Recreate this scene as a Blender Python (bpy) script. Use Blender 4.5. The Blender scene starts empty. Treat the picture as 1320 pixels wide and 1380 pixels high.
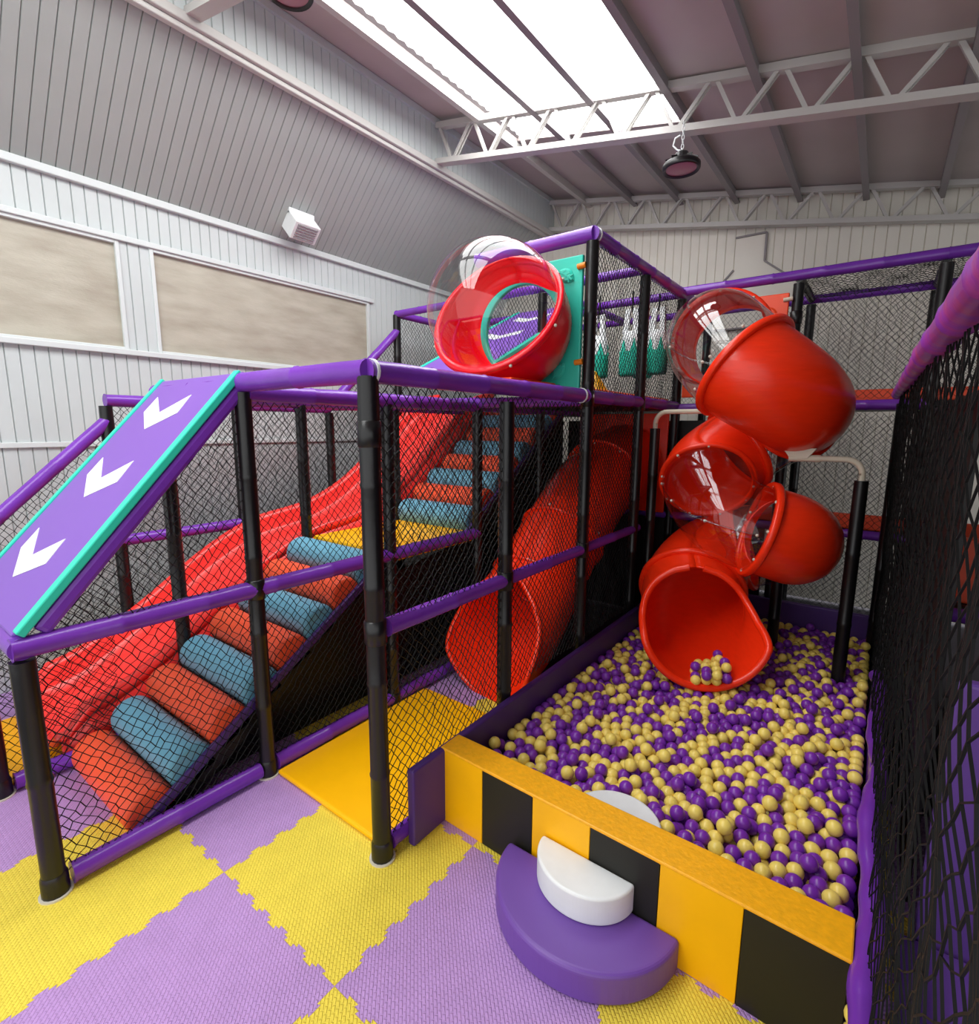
import bpy, bmesh, math, random
import numpy as np
from mathutils import Vector, Matrix
random.seed(7); rng = np.random.default_rng(11)
SC = bpy.context.scene; COL = SC.collection
PI = math.pi
# ------------------------------------------------------------------ materials
def lin(h):
    h = h.lstrip('#'); c = [int(h[i:i+2], 16)/255 for i in (0, 2, 4)]
    return tuple((x/12.92 if x <= .04045 else ((x+.055)/1.055)**2.4) for x in c) + (1,)
def mat(name, hexc, rough=.5, spec=.5, noise=0, nscale=30, bump=0, bscale=60, coat=0, dark=None, stretch=None, bdist=.01):
    m = bpy.data.materials.new(name); m.use_nodes = True
    nt = m.node_tree; b = nt.nodes['Principled BSDF']
    b.inputs['Base Color'].default_value = lin(hexc); b.inputs['Roughness'].default_value = rough
    b.inputs['Specular IOR Level'].default_value = spec; b.inputs['Coat Weight'].default_value = coat
    tc = nt.nodes.new('ShaderNodeTexCoord'); vec = tc.outputs['Object']
    if stretch:
        mp = nt.nodes.new('ShaderNodeMapping'); mp.inputs['Scale'].default_value = stretch
        nt.links.new(vec, mp.inputs['Vector']); vec = mp.outputs['Vector']
    if noise:
        n = nt.nodes.new('ShaderNodeTexNoise'); n.inputs['Scale'].default_value = nscale; n.inputs['Detail'].default_value = 5
        nt.links.new(vec, n.inputs['Vector'])
        mx = nt.nodes.new('ShaderNodeMix'); mx.data_type = 'RGBA'
        c = lin(hexc); d = lin(dark) if dark else tuple(x*(1-noise) for x in c[:3])+(1,)
        mx.inputs['A'].default_value = d; mx.inputs['B'].default_value = c
        rp = nt.nodes.new('ShaderNodeMapRange'); rp.inputs['From Min'].default_value = .3; rp.inputs['From Max'].default_value = .65
        nt.links.new(n.outputs['Fac'], rp.inputs['Value']); nt.links.new(rp.outputs['Result'], mx.inputs['Factor'])
        nt.links.new(mx.outputs['Result'], b.inputs['Base Color'])
    if bump:
        n2 = nt.nodes.new('ShaderNodeTexNoise'); n2.inputs['Scale'].default_value = bscale; n2.inputs['Detail'].default_value = 4
        nt.links.new(vec, n2.inputs['Vector'])
        bp = nt.nodes.new('ShaderNodeBump'); bp.inputs['Strength'].default_value = bump; bp.inputs['Distance'].default_value = bdist
        nt.links.new(n2.outputs['Fac'], bp.inputs['Height']); nt.links.new(bp.outputs['Normal'], b.inputs['Normal'])
    return m
def mat_foam(name, hexc):
    m = mat(name, hexc, rough=.55, spec=.35, noise=.08, nscale=9)
    nt = m.node_tree; b = nt.nodes['Principled BSDF']
    tc = nt.nodes.new('ShaderNodeTexCoord'); mp = nt.nodes.new('ShaderNodeMapping'); mp.inputs['Rotation'].default_value = (0, 0, PI/4)
    br = nt.nodes.new('ShaderNodeTexBrick'); br.inputs['Scale'].default_value = 24
    br.inputs['Mortar Size'].default_value = .09; br.inputs['Mortar Smooth'].default_value = .8
    br.inputs['Brick Width'].default_value = .62; br.inputs['Row Height'].default_value = .32
    nt.links.new(tc.outputs['Object'], mp.inputs['Vector']); nt.links.new(mp.outputs['Vector'], br.inputs['Vector'])
    bp = nt.nodes.new('ShaderNodeBump'); bp.inputs['Strength'].default_value = .75; bp.inputs['Distance'].default_value = .005; bp.invert = True
    nt.links.new(br.outputs['Fac'], bp.inputs['Height']); nt.links.new(bp.outputs['Normal'], b.inputs['Normal'])
    return m
def mat_clear(name, tint='#f4f4f5'):
    m = bpy.data.materials.new(name); m.use_nodes = True; nt = m.node_tree; nt.nodes.clear()
    o = nt.nodes.new('ShaderNodeOutputMaterial'); mx = nt.nodes.new('ShaderNodeMixShader')
    t = nt.nodes.new('ShaderNodeBsdfTransparent'); t.inputs['Color'].default_value = lin(tint)
    g = nt.nodes.new('ShaderNodeBsdfGlossy'); g.inputs['Roughness'].default_value = .04
    lw = nt.nodes.new('ShaderNodeLayerWeight'); lw.inputs['Blend'].default_value = .5
    pw = nt.nodes.new('ShaderNodeMath'); pw.operation = 'POWER'; pw.inputs[1].default_value = 4
    f = nt.nodes.new('ShaderNodeMath'); f.operation = 'MULTIPLY_ADD'; f.inputs[1].default_value = .75; f.inputs[2].default_value = .075
    nt.links.new(lw.outputs['Facing'], pw.inputs[0]); nt.links.new(pw.outputs[0], f.inputs[0])
    nt.links.new(f.outputs[0], mx.inputs[0]); nt.links.new(t.outputs[0], mx.inputs[1]); nt.links.new(g.outputs[0], mx.inputs[2])
    nt.links.new(mx.outputs[0], o.inputs[0]); return m
def mat_emit(name, hexc, s):
    m = bpy.data.materials.new(name); m.use_nodes = True; nt = m.node_tree
    b = nt.nodes['Principled BSDF']; b.inputs['Base Color'].default_value = lin(hexc)
    b.inputs['Emission Color'].default_value = lin(hexc); b.inputs['Emission Strength'].default_value = s; return m
M = dict(
 black=mat('black_vinyl_sleeve', '#100f10', .32, .5, bump=.12, bscale=25),
 blackpad=mat('black_vinyl_pad', '#0c0a0a', .5, .4),
 net=mat('black_net_twine', '#0c0b0b', .7, .3),
 purple=mat('purple_vinyl_sleeve', '#7637ae', .26, .5, noise=.12, nscale=6, bump=.25, bscale=18),
 pinkpurple=mat('scuffed_purple_sleeve', '#8a3fc0', .3, .5, noise=1, nscale=14, dark='#b8508f', bump=.3, bscale=20),
 purplepad=mat('purple_vinyl_pad', '#6e489f', .42, .45, bump=.05, bscale=12),
 purplewall=mat('deep_purple_pad', '#4a2a72', .45, .45, bump=.08, bscale=10),
 arrowpad=mat('violet_vinyl_pad', '#7c52b2', .4, .4),
 teal=mat('teal_vinyl', '#2fcdb0', .4, .45),
 tealplastic=mat('teal_moulded_plastic', '#34d0b8', .35, .5, bump=.06, bscale=40),
 white=mat('white_vinyl', '#e9ecec', .45, .4, noise=.06, nscale=8, bump=.06, bscale=14),
 yellowvinyl=mat('golden_yellow_vinyl', '#ffba00', .36, .4, noise=.06, nscale=5, bump=.12, bscale=7),
 yellowtop=mat('yellow_vinyl_crinkled', '#fbb110', .4, .4, noise=.14, nscale=40, bump=.15, bscale=60),
 blackpanel=mat('black_vinyl_panel', '#1d1c17', .5, .35),
 mat_p=mat_foam('lilac_foam', '#bf96d2'), mat_y=mat_foam('yellow_foam', '#f3da4c'),
 red=mat('red_moulded_plastic', '#ff3510', .27, .5, noise=.06, nscale=8, bump=.10, bscale=9, stretch=(1, 1, 5), bdist=.02),
 redslide=mat('red_slide_plastic', '#ff3a34', .28, .5),
 redtube=mat('crimson_tube_plastic', '#ff1428', .25, .5),
 orangeplastic=mat('orange_red_plastic', '#ff5018', .33, .5, bump=.05, bscale=30),
 orange=mat('orange_vinyl_roll', '#fb5a34', .45, .4, bump=.06, bscale=20),
 blue=mat('steel_blue_vinyl_roll', '#6cabc4', .42, .4, bump=.06, bscale=20),
 clear=mat_clear('clear_polycarbonate'),
 cream=mat('cream_painted_pipe', '#d8cdb8', .4, .5),
 bolt=mat('zinc_bolt', '#cfc8b8', .35, .5),
 orangeclip=mat('orange_clip', '#e88a20', .4, .5),
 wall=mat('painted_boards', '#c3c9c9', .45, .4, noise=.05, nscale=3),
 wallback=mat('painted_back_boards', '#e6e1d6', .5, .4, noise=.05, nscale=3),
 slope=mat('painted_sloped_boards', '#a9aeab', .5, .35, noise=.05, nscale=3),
 roof=mat('roof_underside', '#bcb2af', .6, .3, noise=.08, nscale=2.5),
 purlin=mat('grey_purlin', '#8a8486', .5, .4),
 steel=mat('painted_truss_steel', '#bdbab6', .4, .5),
 skylight=mat_emit('daylit_skylight_sheet', '#fdfffe', 6.2),
 lampblack=mat('black_lamp_housing', '#141214', .35, .5),
 lens=mat('dusky_pink_lens', '#a06a78', .3, .5),
 pane=mat('frosted_film_pane', '#b7b2a3', .38, .5, noise=1, nscale=2.2, dark='#a1998a', stretch=(1, 1, 4), bump=.1, bscale=30),
 trim=mat('pale_painted_trim', '#cdd2d2', .45, .4),
 ypl=mat('yellow_ball_plastic', '#f5da6c', .3, .45), ppl=mat('purple_ball_plastic', '#7a30a8', .28, .45),
 base=mat('grey_screed', '#4c4850', .8, .3), pitbase=mat('dark_pit_base', '#2a1e30', .8, .3),
 wood=mat('dark_wedge', '#d8b23a', .5, .3),
)
# ------------------------------------------------------------------ mesh helpers
class MB:
    def __init__(s): s.v = []; s.f = []; s.mi = []; s.sm = []
    def add(s, vs, fs, mi=0, smooth=False):
        o = len(s.v); s.v.extend([tuple(v) for v in vs])
        for f in fs: s.f.append(tuple(i+o for i in f)); s.mi.append(mi); s.sm.append(smooth)
        return s
    def box(s, a, b, mi=0, M4=None):
        x0, y0, z0 = a; x1, y1, z1 = b
        vs = [(x0,y0,z0),(x1,y0,z0),(x1,y1,z0),(x0,y1,z0),(x0,y0,z1),(x1,y0,z1),(x1,y1,z1),(x0,y1,z1)]
        if M4: vs = [M4 @ Vector(v) for v in vs]
        return s.add(vs, [(0,3,2,1),(4,5,6,7),(0,1,5,4),(1,2,6,5),(2,3,7,6),(3,0,4,7)], mi)
    def bar(s, p, q, w, h, up=(0,0,1), mi=0):
        p = Vector(p); q = Vector(q); t = (q-p).normalized(); u = Vector(up); sd = t.cross(u)
        if sd.length < 1e-4: sd = t.cross(Vector((1,0,0)))
        sd.normalize(); u = sd.cross(t)
        vs = [c + sd*a*w/2 + u*b*h/2 for c in (p, q) for a, b in ((-1,-1),(1,-1),(1,1),(-1,1))]
        return s.add(vs, [(0,1,2,3),(7,6,5,4),(0,4,5,1),(1,5,6,2),(2,6,7,3),(3,7,4,0)], mi)
    def tube(s, pts, r, n=12, mi=0, caps=True, smooth=True):
        P = [Vector(p) for p in pts]; R = r if hasattr(r, '__len__') else [r]*len(P)
        N = len(P); vs = []; prev = None
        for i in range(N):
            t = (P[min(i+1,N-1)]-P[max(i-1,0)]).normalized()
            if prev is None:
                a = Vector((0,0,1)) if abs(t.z) < .9 else Vector((0,1,0)); u = (a - t*a.dot(t)).normalized()
            else: u = (prev - t*prev.dot(t)).normalized()
            prev = u; w = t.cross(u)
            vs += [P[i] + (u*math.cos(2*PI*k/n)+w*math.sin(2*PI*k/n))*R[i] for k in range(n)]
        fs = [(i*n+k, i*n+(k+1)%n, (i+1)*n+(k+1)%n, (i+1)*n+k) for i in range(N-1) for k in range(n)]
        s.add(vs, fs, mi, smooth)
        if caps: s.add(vs[:n], [tuple(range(n))[::-1]], mi); s.add(vs[-n:], [tuple(range(n))], mi)
        return s
    def prism(s, poly, a, b, axis, mi=0, smooth=False):
        """poly in the two axes other than axis, extruded from a to b"""
        def mk(p, c):
            return {'x': (c, p[0], p[1]), 'y': (p[0], c, p[1]), 'z': (p[0], p[1], c)}[axis]
        n = len(poly); vs = [mk(p, a) for p in poly] + [mk(p, b) for p in poly]
        s.add(vs, [(k, (k+1)%n, n+(k+1)%n, n+k) for k in range(n)], mi, smooth)
        s.add([mk(p, a) for p in poly], [tuple(range(n))[::-1]], mi); s.add([mk(p, b) for p in poly], [tuple(range(n))], mi)
        return s
    def build(s, name, mats, parent=None, bevel=0, seg=2, weld=False):
        me = bpy.data.meshes.new(name); me.from_pydata(s.v, [], s.f)
        mats = mats if isinstance(mats, (list, tuple)) else [mats]
        for m in mats: me.materials.append(m)
        me.polygons.foreach_set('material_index', s.mi); me.polygons.foreach_set('use_smooth', s.sm)
        bm = bmesh.new(); bm.from_mesh(me)
        if weld or bevel: bmesh.ops.remove_doubles(bm, verts=bm.verts, dist=1e-5)
        bmesh.ops.recalc_face_normals(bm, faces=bm.faces); bm.to_mesh(me); bm.free(); me.update()
        o = bpy.data.objects.new(name, me); COL.objects.link(o)
        if bevel:
            b = o.modifiers.new('edge', 'BEVEL'); b.width = bevel; b.segments = seg; b.limit_method = 'ANGLE'; b.angle_limit = .6
        if parent:
            o.parent = parent
            o.matrix_parent_inverse = Matrix.Translation(-Vector(parent.location)) if parent.get('_w') else Matrix()
        return o
def tag(o, label, cat, group=None, kind=None):
    if label: o['label'] = label
    if cat: o['category'] = cat
    if group: o['group'] = group
    if kind: o['kind'] = kind
    return o
def thing(name, label, cat, loc=(0,0,0), group=None):
    """Empty at the base of a thing; its parts are written in world coordinates"""
    o = bpy.data.objects.new(name, None); COL.objects.link(o); o.location = loc; o.empty_display_size = .05
    return tag(o, label, cat, group)
def part(mb, name, mats, root, bevel=0, seg=2, weld=False, label=None):
    o = mb.build(name, mats, None, bevel, seg, weld); w = Vector((0, 0, 0)); r = root
    while r is not None: w += Vector(r.location); r = r.parent
    o.parent = root
    o.data.transform(Matrix.Translation(-w))
    if label: o['label'] = label
    return o
def struct(mb, name, mats, **k):
    o = mb.build(name, mats, None, **k); o['kind'] = 'structure'; return o
def recenter(o, loc):
    o.data.transform(Matrix.Translation(-Vector(loc))); o.location = loc; return o
# ------------------------------------------------------------------ grid of the play frame
X0, X1, X2, X3 = -1.68, -2.66, -3.64, -4.62
Y = [.44, 1.42, 2.40, 3.38, 4.36, 5.34, 6.30]
ZM, ZT, ZU = 1.12, 2.20, 3.28
# ------------------------------------------------------------------ camera
cam = bpy.data.cameras.new('camera'); co = bpy.data.objects.new('camera', cam); COL.objects.link(co)
RI = (0.7998739791632334, 0.6001385688606892, 0.005942694962632121)
UP = (-0.10137971913913955, 0.12534778092232493, 0.9869194933555205)
FW = (-0.5915435486968345, 0.790013691010284, -0.16110430786128313)
co.matrix_world = Matrix(((RI[0], UP[0], -FW[0], 0), (RI[1], UP[1], -FW[1], 0), (RI[2], UP[2], -FW[2], 2.0), (0, 0, 0, 1)))
cam.sensor_fit = 'HORIZONTAL'; cam.sensor_width = 36; cam.lens = 36*698.27/1320; cam.clip_start = .02
SC.camera = co
def project(P):
    d = np.asarray(P, float) - np.array([0, 0, 2.0])
    e = np.stack([d@np.array(RI), d@np.array(UP), d@np.array(FW)], -1)
    return 660+698.27*e[..., 0]/e[..., 2], 690-698.27*e[..., 1]/e[..., 2], e[..., 2]
# ------------------------------------------------------------------ building shell
XW, XS, YB, YF, XR = -5.1, -4.15, 7.08, -3.0, 5.0
ZW0, ZS0 = 3.85, 4.78
RA, RS = 5.25, -.205
def zr(x): return RA + RS*(x-XS)
fl = MB().box((XW-.1, YF, -.12), (XR, YB+.1, -.022)); struct(fl, 'floor', M['base'])
def boards(name, P0, along, up, nrm, L, Hh, m, bw=.085, gw=.010, gd=.012, holes=()):
    P0, along, up, nrm = map(Vector, (P0, along, up, nrm)); mb = MB()
    def strip(a0, a1, h0, h1, kind):
        pts = []
        a = a0
        if kind == 'flat': prof = [(a0, 0), (a1, 0)]
        vs = [P0+along*x+up*h+nrm*d for h in (h0, h1) for x, d in prof]
        n = len(prof); mb.add(vs, [(i, i+1, n+i+1, n+i) for i in range(n-1)])
    n = int(L/bw)+1; prof = []
    for i in range(n):
        a = i*bw; prof += [(a, 0), (min(a+bw-gw, L), 0), (min(a+bw-gw/2, L), -gd), (min(a+bw, L), 0)]
        if a+bw >= L: break
    cuts = sorted({0, L, *[h[0] for h in holes], *[h[1] for h in holes]})
    for c0, c1 in zip(cuts, cuts[1:]):
        pr = [(c0, 0)] + [p for p in prof if c0 < p[0] < c1] + [(c1, 0)]
        spans = [(0, Hh)]
        for h in holes:
            if h[0] <= c0 and h[1] >= c1: spans = [(0, h[2]), (h[3], Hh)]
        k = len(pr)
        for h0, h1 in spans:
            vs = [P0+along*x+up*h+nrm*d for h in (h0, h1) for x, d in pr]
            mb.add(vs, [(i, i+1, k+i+1, k+i) for i in range(k-1)])
    return struct(mb, name, m)
LW = YB-YF
wz0, wz1 = 2.62, 3.47
win = [(-.62-YF, 1.78-YF, wz0, wz1), (2.0-YF, 4.36-YF, wz0, wz1)]
boards('wall_left', (XW, YF, 0), (0,1,0), (0,0,1), (1,0,0), LW, ZW0, M['wall'], holes=win)
sv = Vector((XS-XW, 0, ZS0-ZW0)); sl = sv.length; sv.normalize()
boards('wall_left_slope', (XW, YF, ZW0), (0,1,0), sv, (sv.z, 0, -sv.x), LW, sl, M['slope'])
boards('wall_left_upper', (XS, YF, ZS0), (0,1,0), (0,0,1), (1,0,0), LW, zr(XS)-ZS0+.02, M['wall'])
# back wall: boards under the sloping roof line, laid column by column
mb = MB(); bw = .105; x = XW
def ztop(x): return zr(x) if x > XS-.13 else (ZW0 + (x-XW)*(ZS0-ZW0)/(XS-XW))
while x < XR:
    p = [(x, 0), (x+bw-.012, 0), (x+bw-.006, .012), (x+bw, 0)]
    vs = [(a, YB+d, 0) for a, d in p] + [(a, YB+d, ztop(a)+.01) for a, d in p]
    mb.add(vs, [(i, i+1, 5+i, 4+i) for i in range(3)]); x += bw
struct(mb, 'wall_back', M['wallback'])
# pentagon hatch of the back wall
def trimobj(mb, n, m=None, **k): return struct(mb, 'trim_%d' % n, m or M['trim'], **k)
hp = [(-1.63, 4.24), (-1.30, 4.24), (-1.30, 3.93), (-.90, 3.62), (-.90, 3.2), (-1.95, 3.2), (-1.95, 3.52), (-1.63, 3.88)]
trimobj(MB().prism(hp, YB-.03, YB+.02, 'y'), 1, M['wallback'], bevel=.006)
mb = MB()
for a, b in zip(hp[:-1], hp[1:]):
    mb.bar((a[0], YB-.03, a[1]), (b[0], YB-.03, b[1]), .018, .05, up=(0,1,0))
trimobj(mb, 2, M['purlin'])
# ledge, cornice strips and wall rails
trimobj(MB().box((XS-.05, YF, ZS0-.05), (XS+.05, YB, ZS0+.015)).box((XS-.03, YF, ZS0-.09), (XS+.02, YB, ZS0-.05)), 3, M['steel'], bevel=.008)
trimobj(MB().box((XW, YF, ZW0-.04), (XW+.045, YB, ZW0+.02)), 4, bevel=.008)
trimobj(MB().box((XS, YF, zr(XS)-.07), (XS+.03, YB, zr(XS)-.01)), 5, M['wall'])
trimobj(MB().box((XW, YF, 1.83), (XW+.02, YB, 1.87)), 6, bevel=.004)
trimobj(MB().box((XW, YF, wz0-.045), (XW+.04, 4.5, wz0)), 7, bevel=.006)
trimobj(MB().box((XW, YF, wz1), (XW+.03, 4.42, wz1+.045)), 8, bevel=.006)
for i, w in enumerate(win):
    y0, y1 = w[0]+YF, w[1]+YF
    r = bpy.data.objects.new('window_%d' % (i+1), None); COL.objects.link(r); r.location = (XW, (y0+y1)/2, wz0); r['kind'] = 'structure'
    part(MB().box((XW-.03, y0, wz0), (XW-.02, y1, wz1)), 'pane', M['pane'], r)
    f = MB()
    for a, b in (((XW-.035, y0, wz0), (XW+.012, y0+.03, wz1)), ((XW-.035, y1-.03, wz0), (XW+.012, y1, wz1)), ((XW-.035, y0+.03, wz1-.025), (XW+.012, y1-.03, wz1)), ((XW-.035, y0+.03, wz0), (XW+.012, y1-.03, wz0+.02))): f.box(a, b)
    part(f, 'window_frame', M['trim'], r, bevel=.004)
# roof: opaque sheets around the skylight bay
SX0, SX1, SY1 = -3.56, -1.66, 5.22
def roofquad(mb, x0, x1, y0, y1, dz=0, t=.03):
    vs = [(x, y, zr(x)+dz+k) for k in (0, t) for x, y in ((x0,y0),(x1,y0),(x1,y1),(x0,y1))]
    mb.add(vs, [(3,2,1,0),(4,5,6,7),(0,1,5,4),(1,2,6,5),(2,3,7,6),(3,0,4,7)])
mb = MB()
for a in ((XS-.3, SX0, YF, YB), (SX1, XR, YF, YB), (SX0, SX1, SY1, YB)): roofquad(mb, *a)
struct(mb, 'ceiling', M['roof'])
mb = MB(); n = 230
vs = []
for i in range(n+1):
    y = YF+(SY1+.05-YF)*i/n; w = .012*math.sin(i*2*PI/3.2)
    vs += [(SX0-.06, y, zr(SX0-.06)+.05+w), (SX1+.06, y, zr(SX1+.06)+.05+w)]
mb.add(vs, [(2*i, 2*i+1, 2*i+3, 2*i+2) for i in range(n)], smooth=True)
sk = struct(mb, 'window_3', M['skylight'])
# ragged dark edge of the corrugated sheet along the skylight
mb = MB(); n = 150; vs = []
for i in range(n+1):
    y = YF+(SY1-YF)*i/n; w = .02*(.5+.5*math.sin(i*PI/1.0+.5*PI))
    vs += [(SX0-.02, y, zr(SX0)+.02), (SX0+.035+w, y, zr(SX0)+.03)]
mb.add(vs, [(2*i, 2*i+1, 2*i+3, 2*i+2) for i in range(n)]); trimobj(mb, 9, M['purlin'])
k = 10
for x in (-3.58, -2.92, -2.32, -1.66, -1.0, -.39, .22, .85, 1.5, 2.2, 2.9, 3.6, 4.3):
    mb = MB().box((x-.02, YF, zr(x)-.10), (x+.02, YB, zr(x)-.005)).box((x-.02, YF, zr(x)-.105), (x+.035, YB, zr(x)-.09))
    trimobj(mb, k, M['steel'] if x < -3.5 else M['purlin']); k += 1
# trusses
def truss(y, label, cid, right=XR):
    t = thing('roof_truss', label, 'roof truss', (XS, y, 4.8), 'lattice trusses under the roof')
    def bot(x): return 4.815 - .182*(x-XS)
    def top(x): return 5.17 - .192*(x-XS)
    a = XS+.02
    part(MB().bar((a, y, top(a)), (right, y, top(right)), .07, .055), 'top_chord', M['steel'], t)
    part(MB().bar((a, y, bot(a)), (right, y, bot(right)), .10, .05), 'bottom_chord', M['steel'], t)
    x = a+.03; i = 0; w = .235
    while x+2*w < right:
        part(MB().bar((x, y, top(x)), (x+w*.72, y, bot(x+w*.72)), .03, .028), 'web_brace', M['steel'], t)
        part(MB().bar((x+w*.8, y-.015, bot(x+w*.8)), (x+2*w*.93, y-.015, top(x+2*w*.93)), .012, .028).bar((x+w*.8, y+.022, bot(x+w*.8)), (x+2*w*.93, y+.022, top(x+2*w*.93)), .012, .028), 'web_brace', M['steel'], t)
        x += 2*w; i += 1
    return t
truss(4.55, 'light grey lattice roof truss crossing mid room at the end of the skylight', 0, 3.2)
truss(6.93, 'light grey lattice roof truss running along the top of the back wall', 0, 3.2)
truss(2.03, 'grey roof truss whose end meets the ledge at the top left above the windows', 0, 3.2)
# high bay lamps
def lamp(loc, label, tilt, drop, rr=.145):
    x, y, z = loc; t = thing('high_bay_lamp', label, 'ceiling lamp', loc, 'round high bay lamps')
    def ring(prof, name, m):
        mb = MB(); n = 32; vs = [(x+r*math.cos(2*PI*k/n), y+r*math.sin(2*PI*k/n), z+h) for r, h in prof for k in range(n)]
        mb.add(vs, [(i*n+k, i*n+(k+1)%n, (i+1)*n+(k+1)%n, (i+1)*n+k) for i in range(len(prof)-1) for k in range(n)], smooth=True)
        return part(mb, name, m, t)
    ring([(rr*.80, .0), (rr*.95, -.012), (rr, .0), (rr, .03), (rr*.9, .045), (rr*.5, .055), (rr*.42, .10), (rr*.3, .12), (.0, .12)], 'housing', M['lampblack'])
    ring([(rr*.82, .002), (rr*.5, -.004), (0, -.006)], 'lens', M['lens'])
    mb = MB()
    for i in range(10):
        a = 2*PI*i/10; mb.bar((x+rr*.4*math.cos(a), y+rr*.4*math.sin(a), z+.075), (x+rr*.85*math.cos(a), y+rr*.85*math.sin(a), z+.052), .006, .03)
    part(mb, 'cooling_fins', M['lampblack'], t)
    mb = MB(); nl = max(3, int(drop/.035))
    for i in range(nl):
        c = Vector((x, y, z+.13+i*.033)); ax = Vector((1,0,0)) if i % 2 else Vector((0,1,0))
        mb.tube([c+ax*.010*math.cos(a)+Vector((0,0,1))*.02*math.sin(a) for a in np.linspace(0, 2*PI, 11)], .0035, 6, caps=False)
    part(mb, 'chain', M['white'], t)
    part(MB().tube([(x, y, z+.13), (x-.04, y, z+.15), (x-.075, y, z+.19), (x-.06, y, z+.24), (x-.02, y, z+.25)], .007, 8), 'power_cable', M['white'], t)
    return t
lamp((-1.49, 4.5, 4.03), 'round black high bay lamp hanging on a chain below the mid room truss', 0, .25)
lamp((-3.30, 2.25, 4.72), 'black lamp cut off by the top edge of the photo above the left wall', 0, .3, .15)
# vent cowl on the slope
def onslope(y, h): return Vector((XW, y, ZW0)) + sv*h
nrm = Vector((sv.z, 0, -sv.x))
t = thing('vent_cowl', 'small white vent cowl with louvres on the sloped left wall', 'vent', onslope(3.32, .1)[:])
mb = MB(); a, b = onslope(3.18, .34), onslope(3.46, .34); c, d = onslope(3.18, .16), onslope(3.46, .16)
o1 = Vector((.13, 0, -.135)); a2, b2, c2, d2 = a+o1, b+o1, c+o1, d+o1
mb.add([a, b, d, c, a2, b2, d2, c2], [(0,1,2,3),(4,7,6,5),(0,4,5,1),(1,5,6,2),(2,6,7,3),(3,7,4,0)])
part(mb, 'cover', M['white'], t, bevel=.006)
part(MB().bar(a+nrm*.01, b+nrm*.01, .03, .05), 'flashing', M['white'], t)
mb = MB()
for i in range(6):
    f = .14+i*.145; p = a2.lerp(c2, f)+Vector((0, .03, 0))+nrm*.003; q = b2.lerp(d2, f)+Vector((0, -.03, 0))+nrm*.003; mb.bar(p, q, .012, .012)
part(mb, 'louvre', M['purlin'], t)
# ------------------------------------------------------------------ foam floor mats with jigsaw edges
TX = [-4.60+.805*i for i in range(-1, 8)]; TX = [x+ ( -2.19 - (-4.60+.805*3)) for x in TX]
TY = [.93-.8*2+.8*i for i in range(0, 10)]
def teeth(L, seed):
    pts = [(0, 0)]; n = 13; st = L/n
    for i in range(n):
        sgn = .013 if i % 2 else -.013
        if i == 0 or i == n-1: continue
        c = (i+.5)*st
        pts += [(c-.30*st, 0), (c-.40*st, sgn), (c+.40*st, sgn), (c+.30*st, 0)]
    pts.append((L, 0)); return pts
def mat_label(i, j, col):
    known = {
     (3,3): 'yellow jigsaw foam floor mat in front of the corner post by the golden pad',
     (3,2): 'lilac jigsaw foam mat at the bottom of the photo between two yellow mats',
     (2,2): 'yellow jigsaw foam mat under the front corner post at bottom left',
     (2,3): 'lilac jigsaw foam mat beside the purple floor rail and golden pad',
     (4,3): 'lilac jigsaw foam mat under the purple half moon step',
     (4,2): 'yellow jigsaw foam mat corner touching the bottom edge left of centre',
     (5,3): 'yellow jigsaw foam mat beside the right side of the half moon step',
     (4,4): 'small visible yellow mat corner between the half moon step and striped wall',
     (3,4): 'lilac jigsaw foam mat strip at the left foot of the striped wall',
     (1,2): 'lilac jigsaw foam mat inside the net at the foot of the first roller',
     (2,1): 'lilac jigsaw foam mat at the very bottom left corner',
     (1,1): 'yellow jigsaw foam mat below the left edge of the front frame',
     (3,5): 'lilac foam mat at the mouth of the red tube slide'}
    return known.get((i, j))
for i in range(len(TX)-1):
    for j in range(len(TY)-1):
        x0, x1, y0, y1 = TX[i], TX[i+1], TY[j], TY[j+1]
        if x1 < XW+.3 or x0 > .5 or y0 > 3.25: continue
        col = 'y' if (i+j) % 2 == 0 else 'p'
        known = mat_label(i, j, col)
        Lx, Ly = x1-x0, y1-y0
        poly = [(x0+a, y0+b) for a, b in teeth(Lx, 0)][:-1] + [(x1+b, y0+a) for a, b in teeth(Ly, 0)][:-1] + \
               [(x0+a, y1+b) for a, b in teeth(Lx, 0)][::-1][:-1] + [(x0+b, y0+a) for a, b in teeth(Ly, 0)][::-1][:-1]
        poly = [((px-(x0+x1)/2)*.999, (py-(y0+y1)/2)*.999) for px, py in poly]
        mb = MB().prism(poly, -.022, 0, 'z'); o = mb.build('foam_mat', M['mat_y' if col == 'y' else 'mat_p'])
        o.location = ((x0+x1)/2, (y0+y1)/2, 0)
        nm = 'yellow' if col == 'y' else 'lilac'
        if known: tag(o, known, 'floor mat', 'jigsaw foam floor mats')
        else: tag(o, 'one of the %s jigsaw foam mats under or behind the play frame' % nm, 'floor mat', '%s jigsaw mats under the play frame' % nm)
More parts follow.
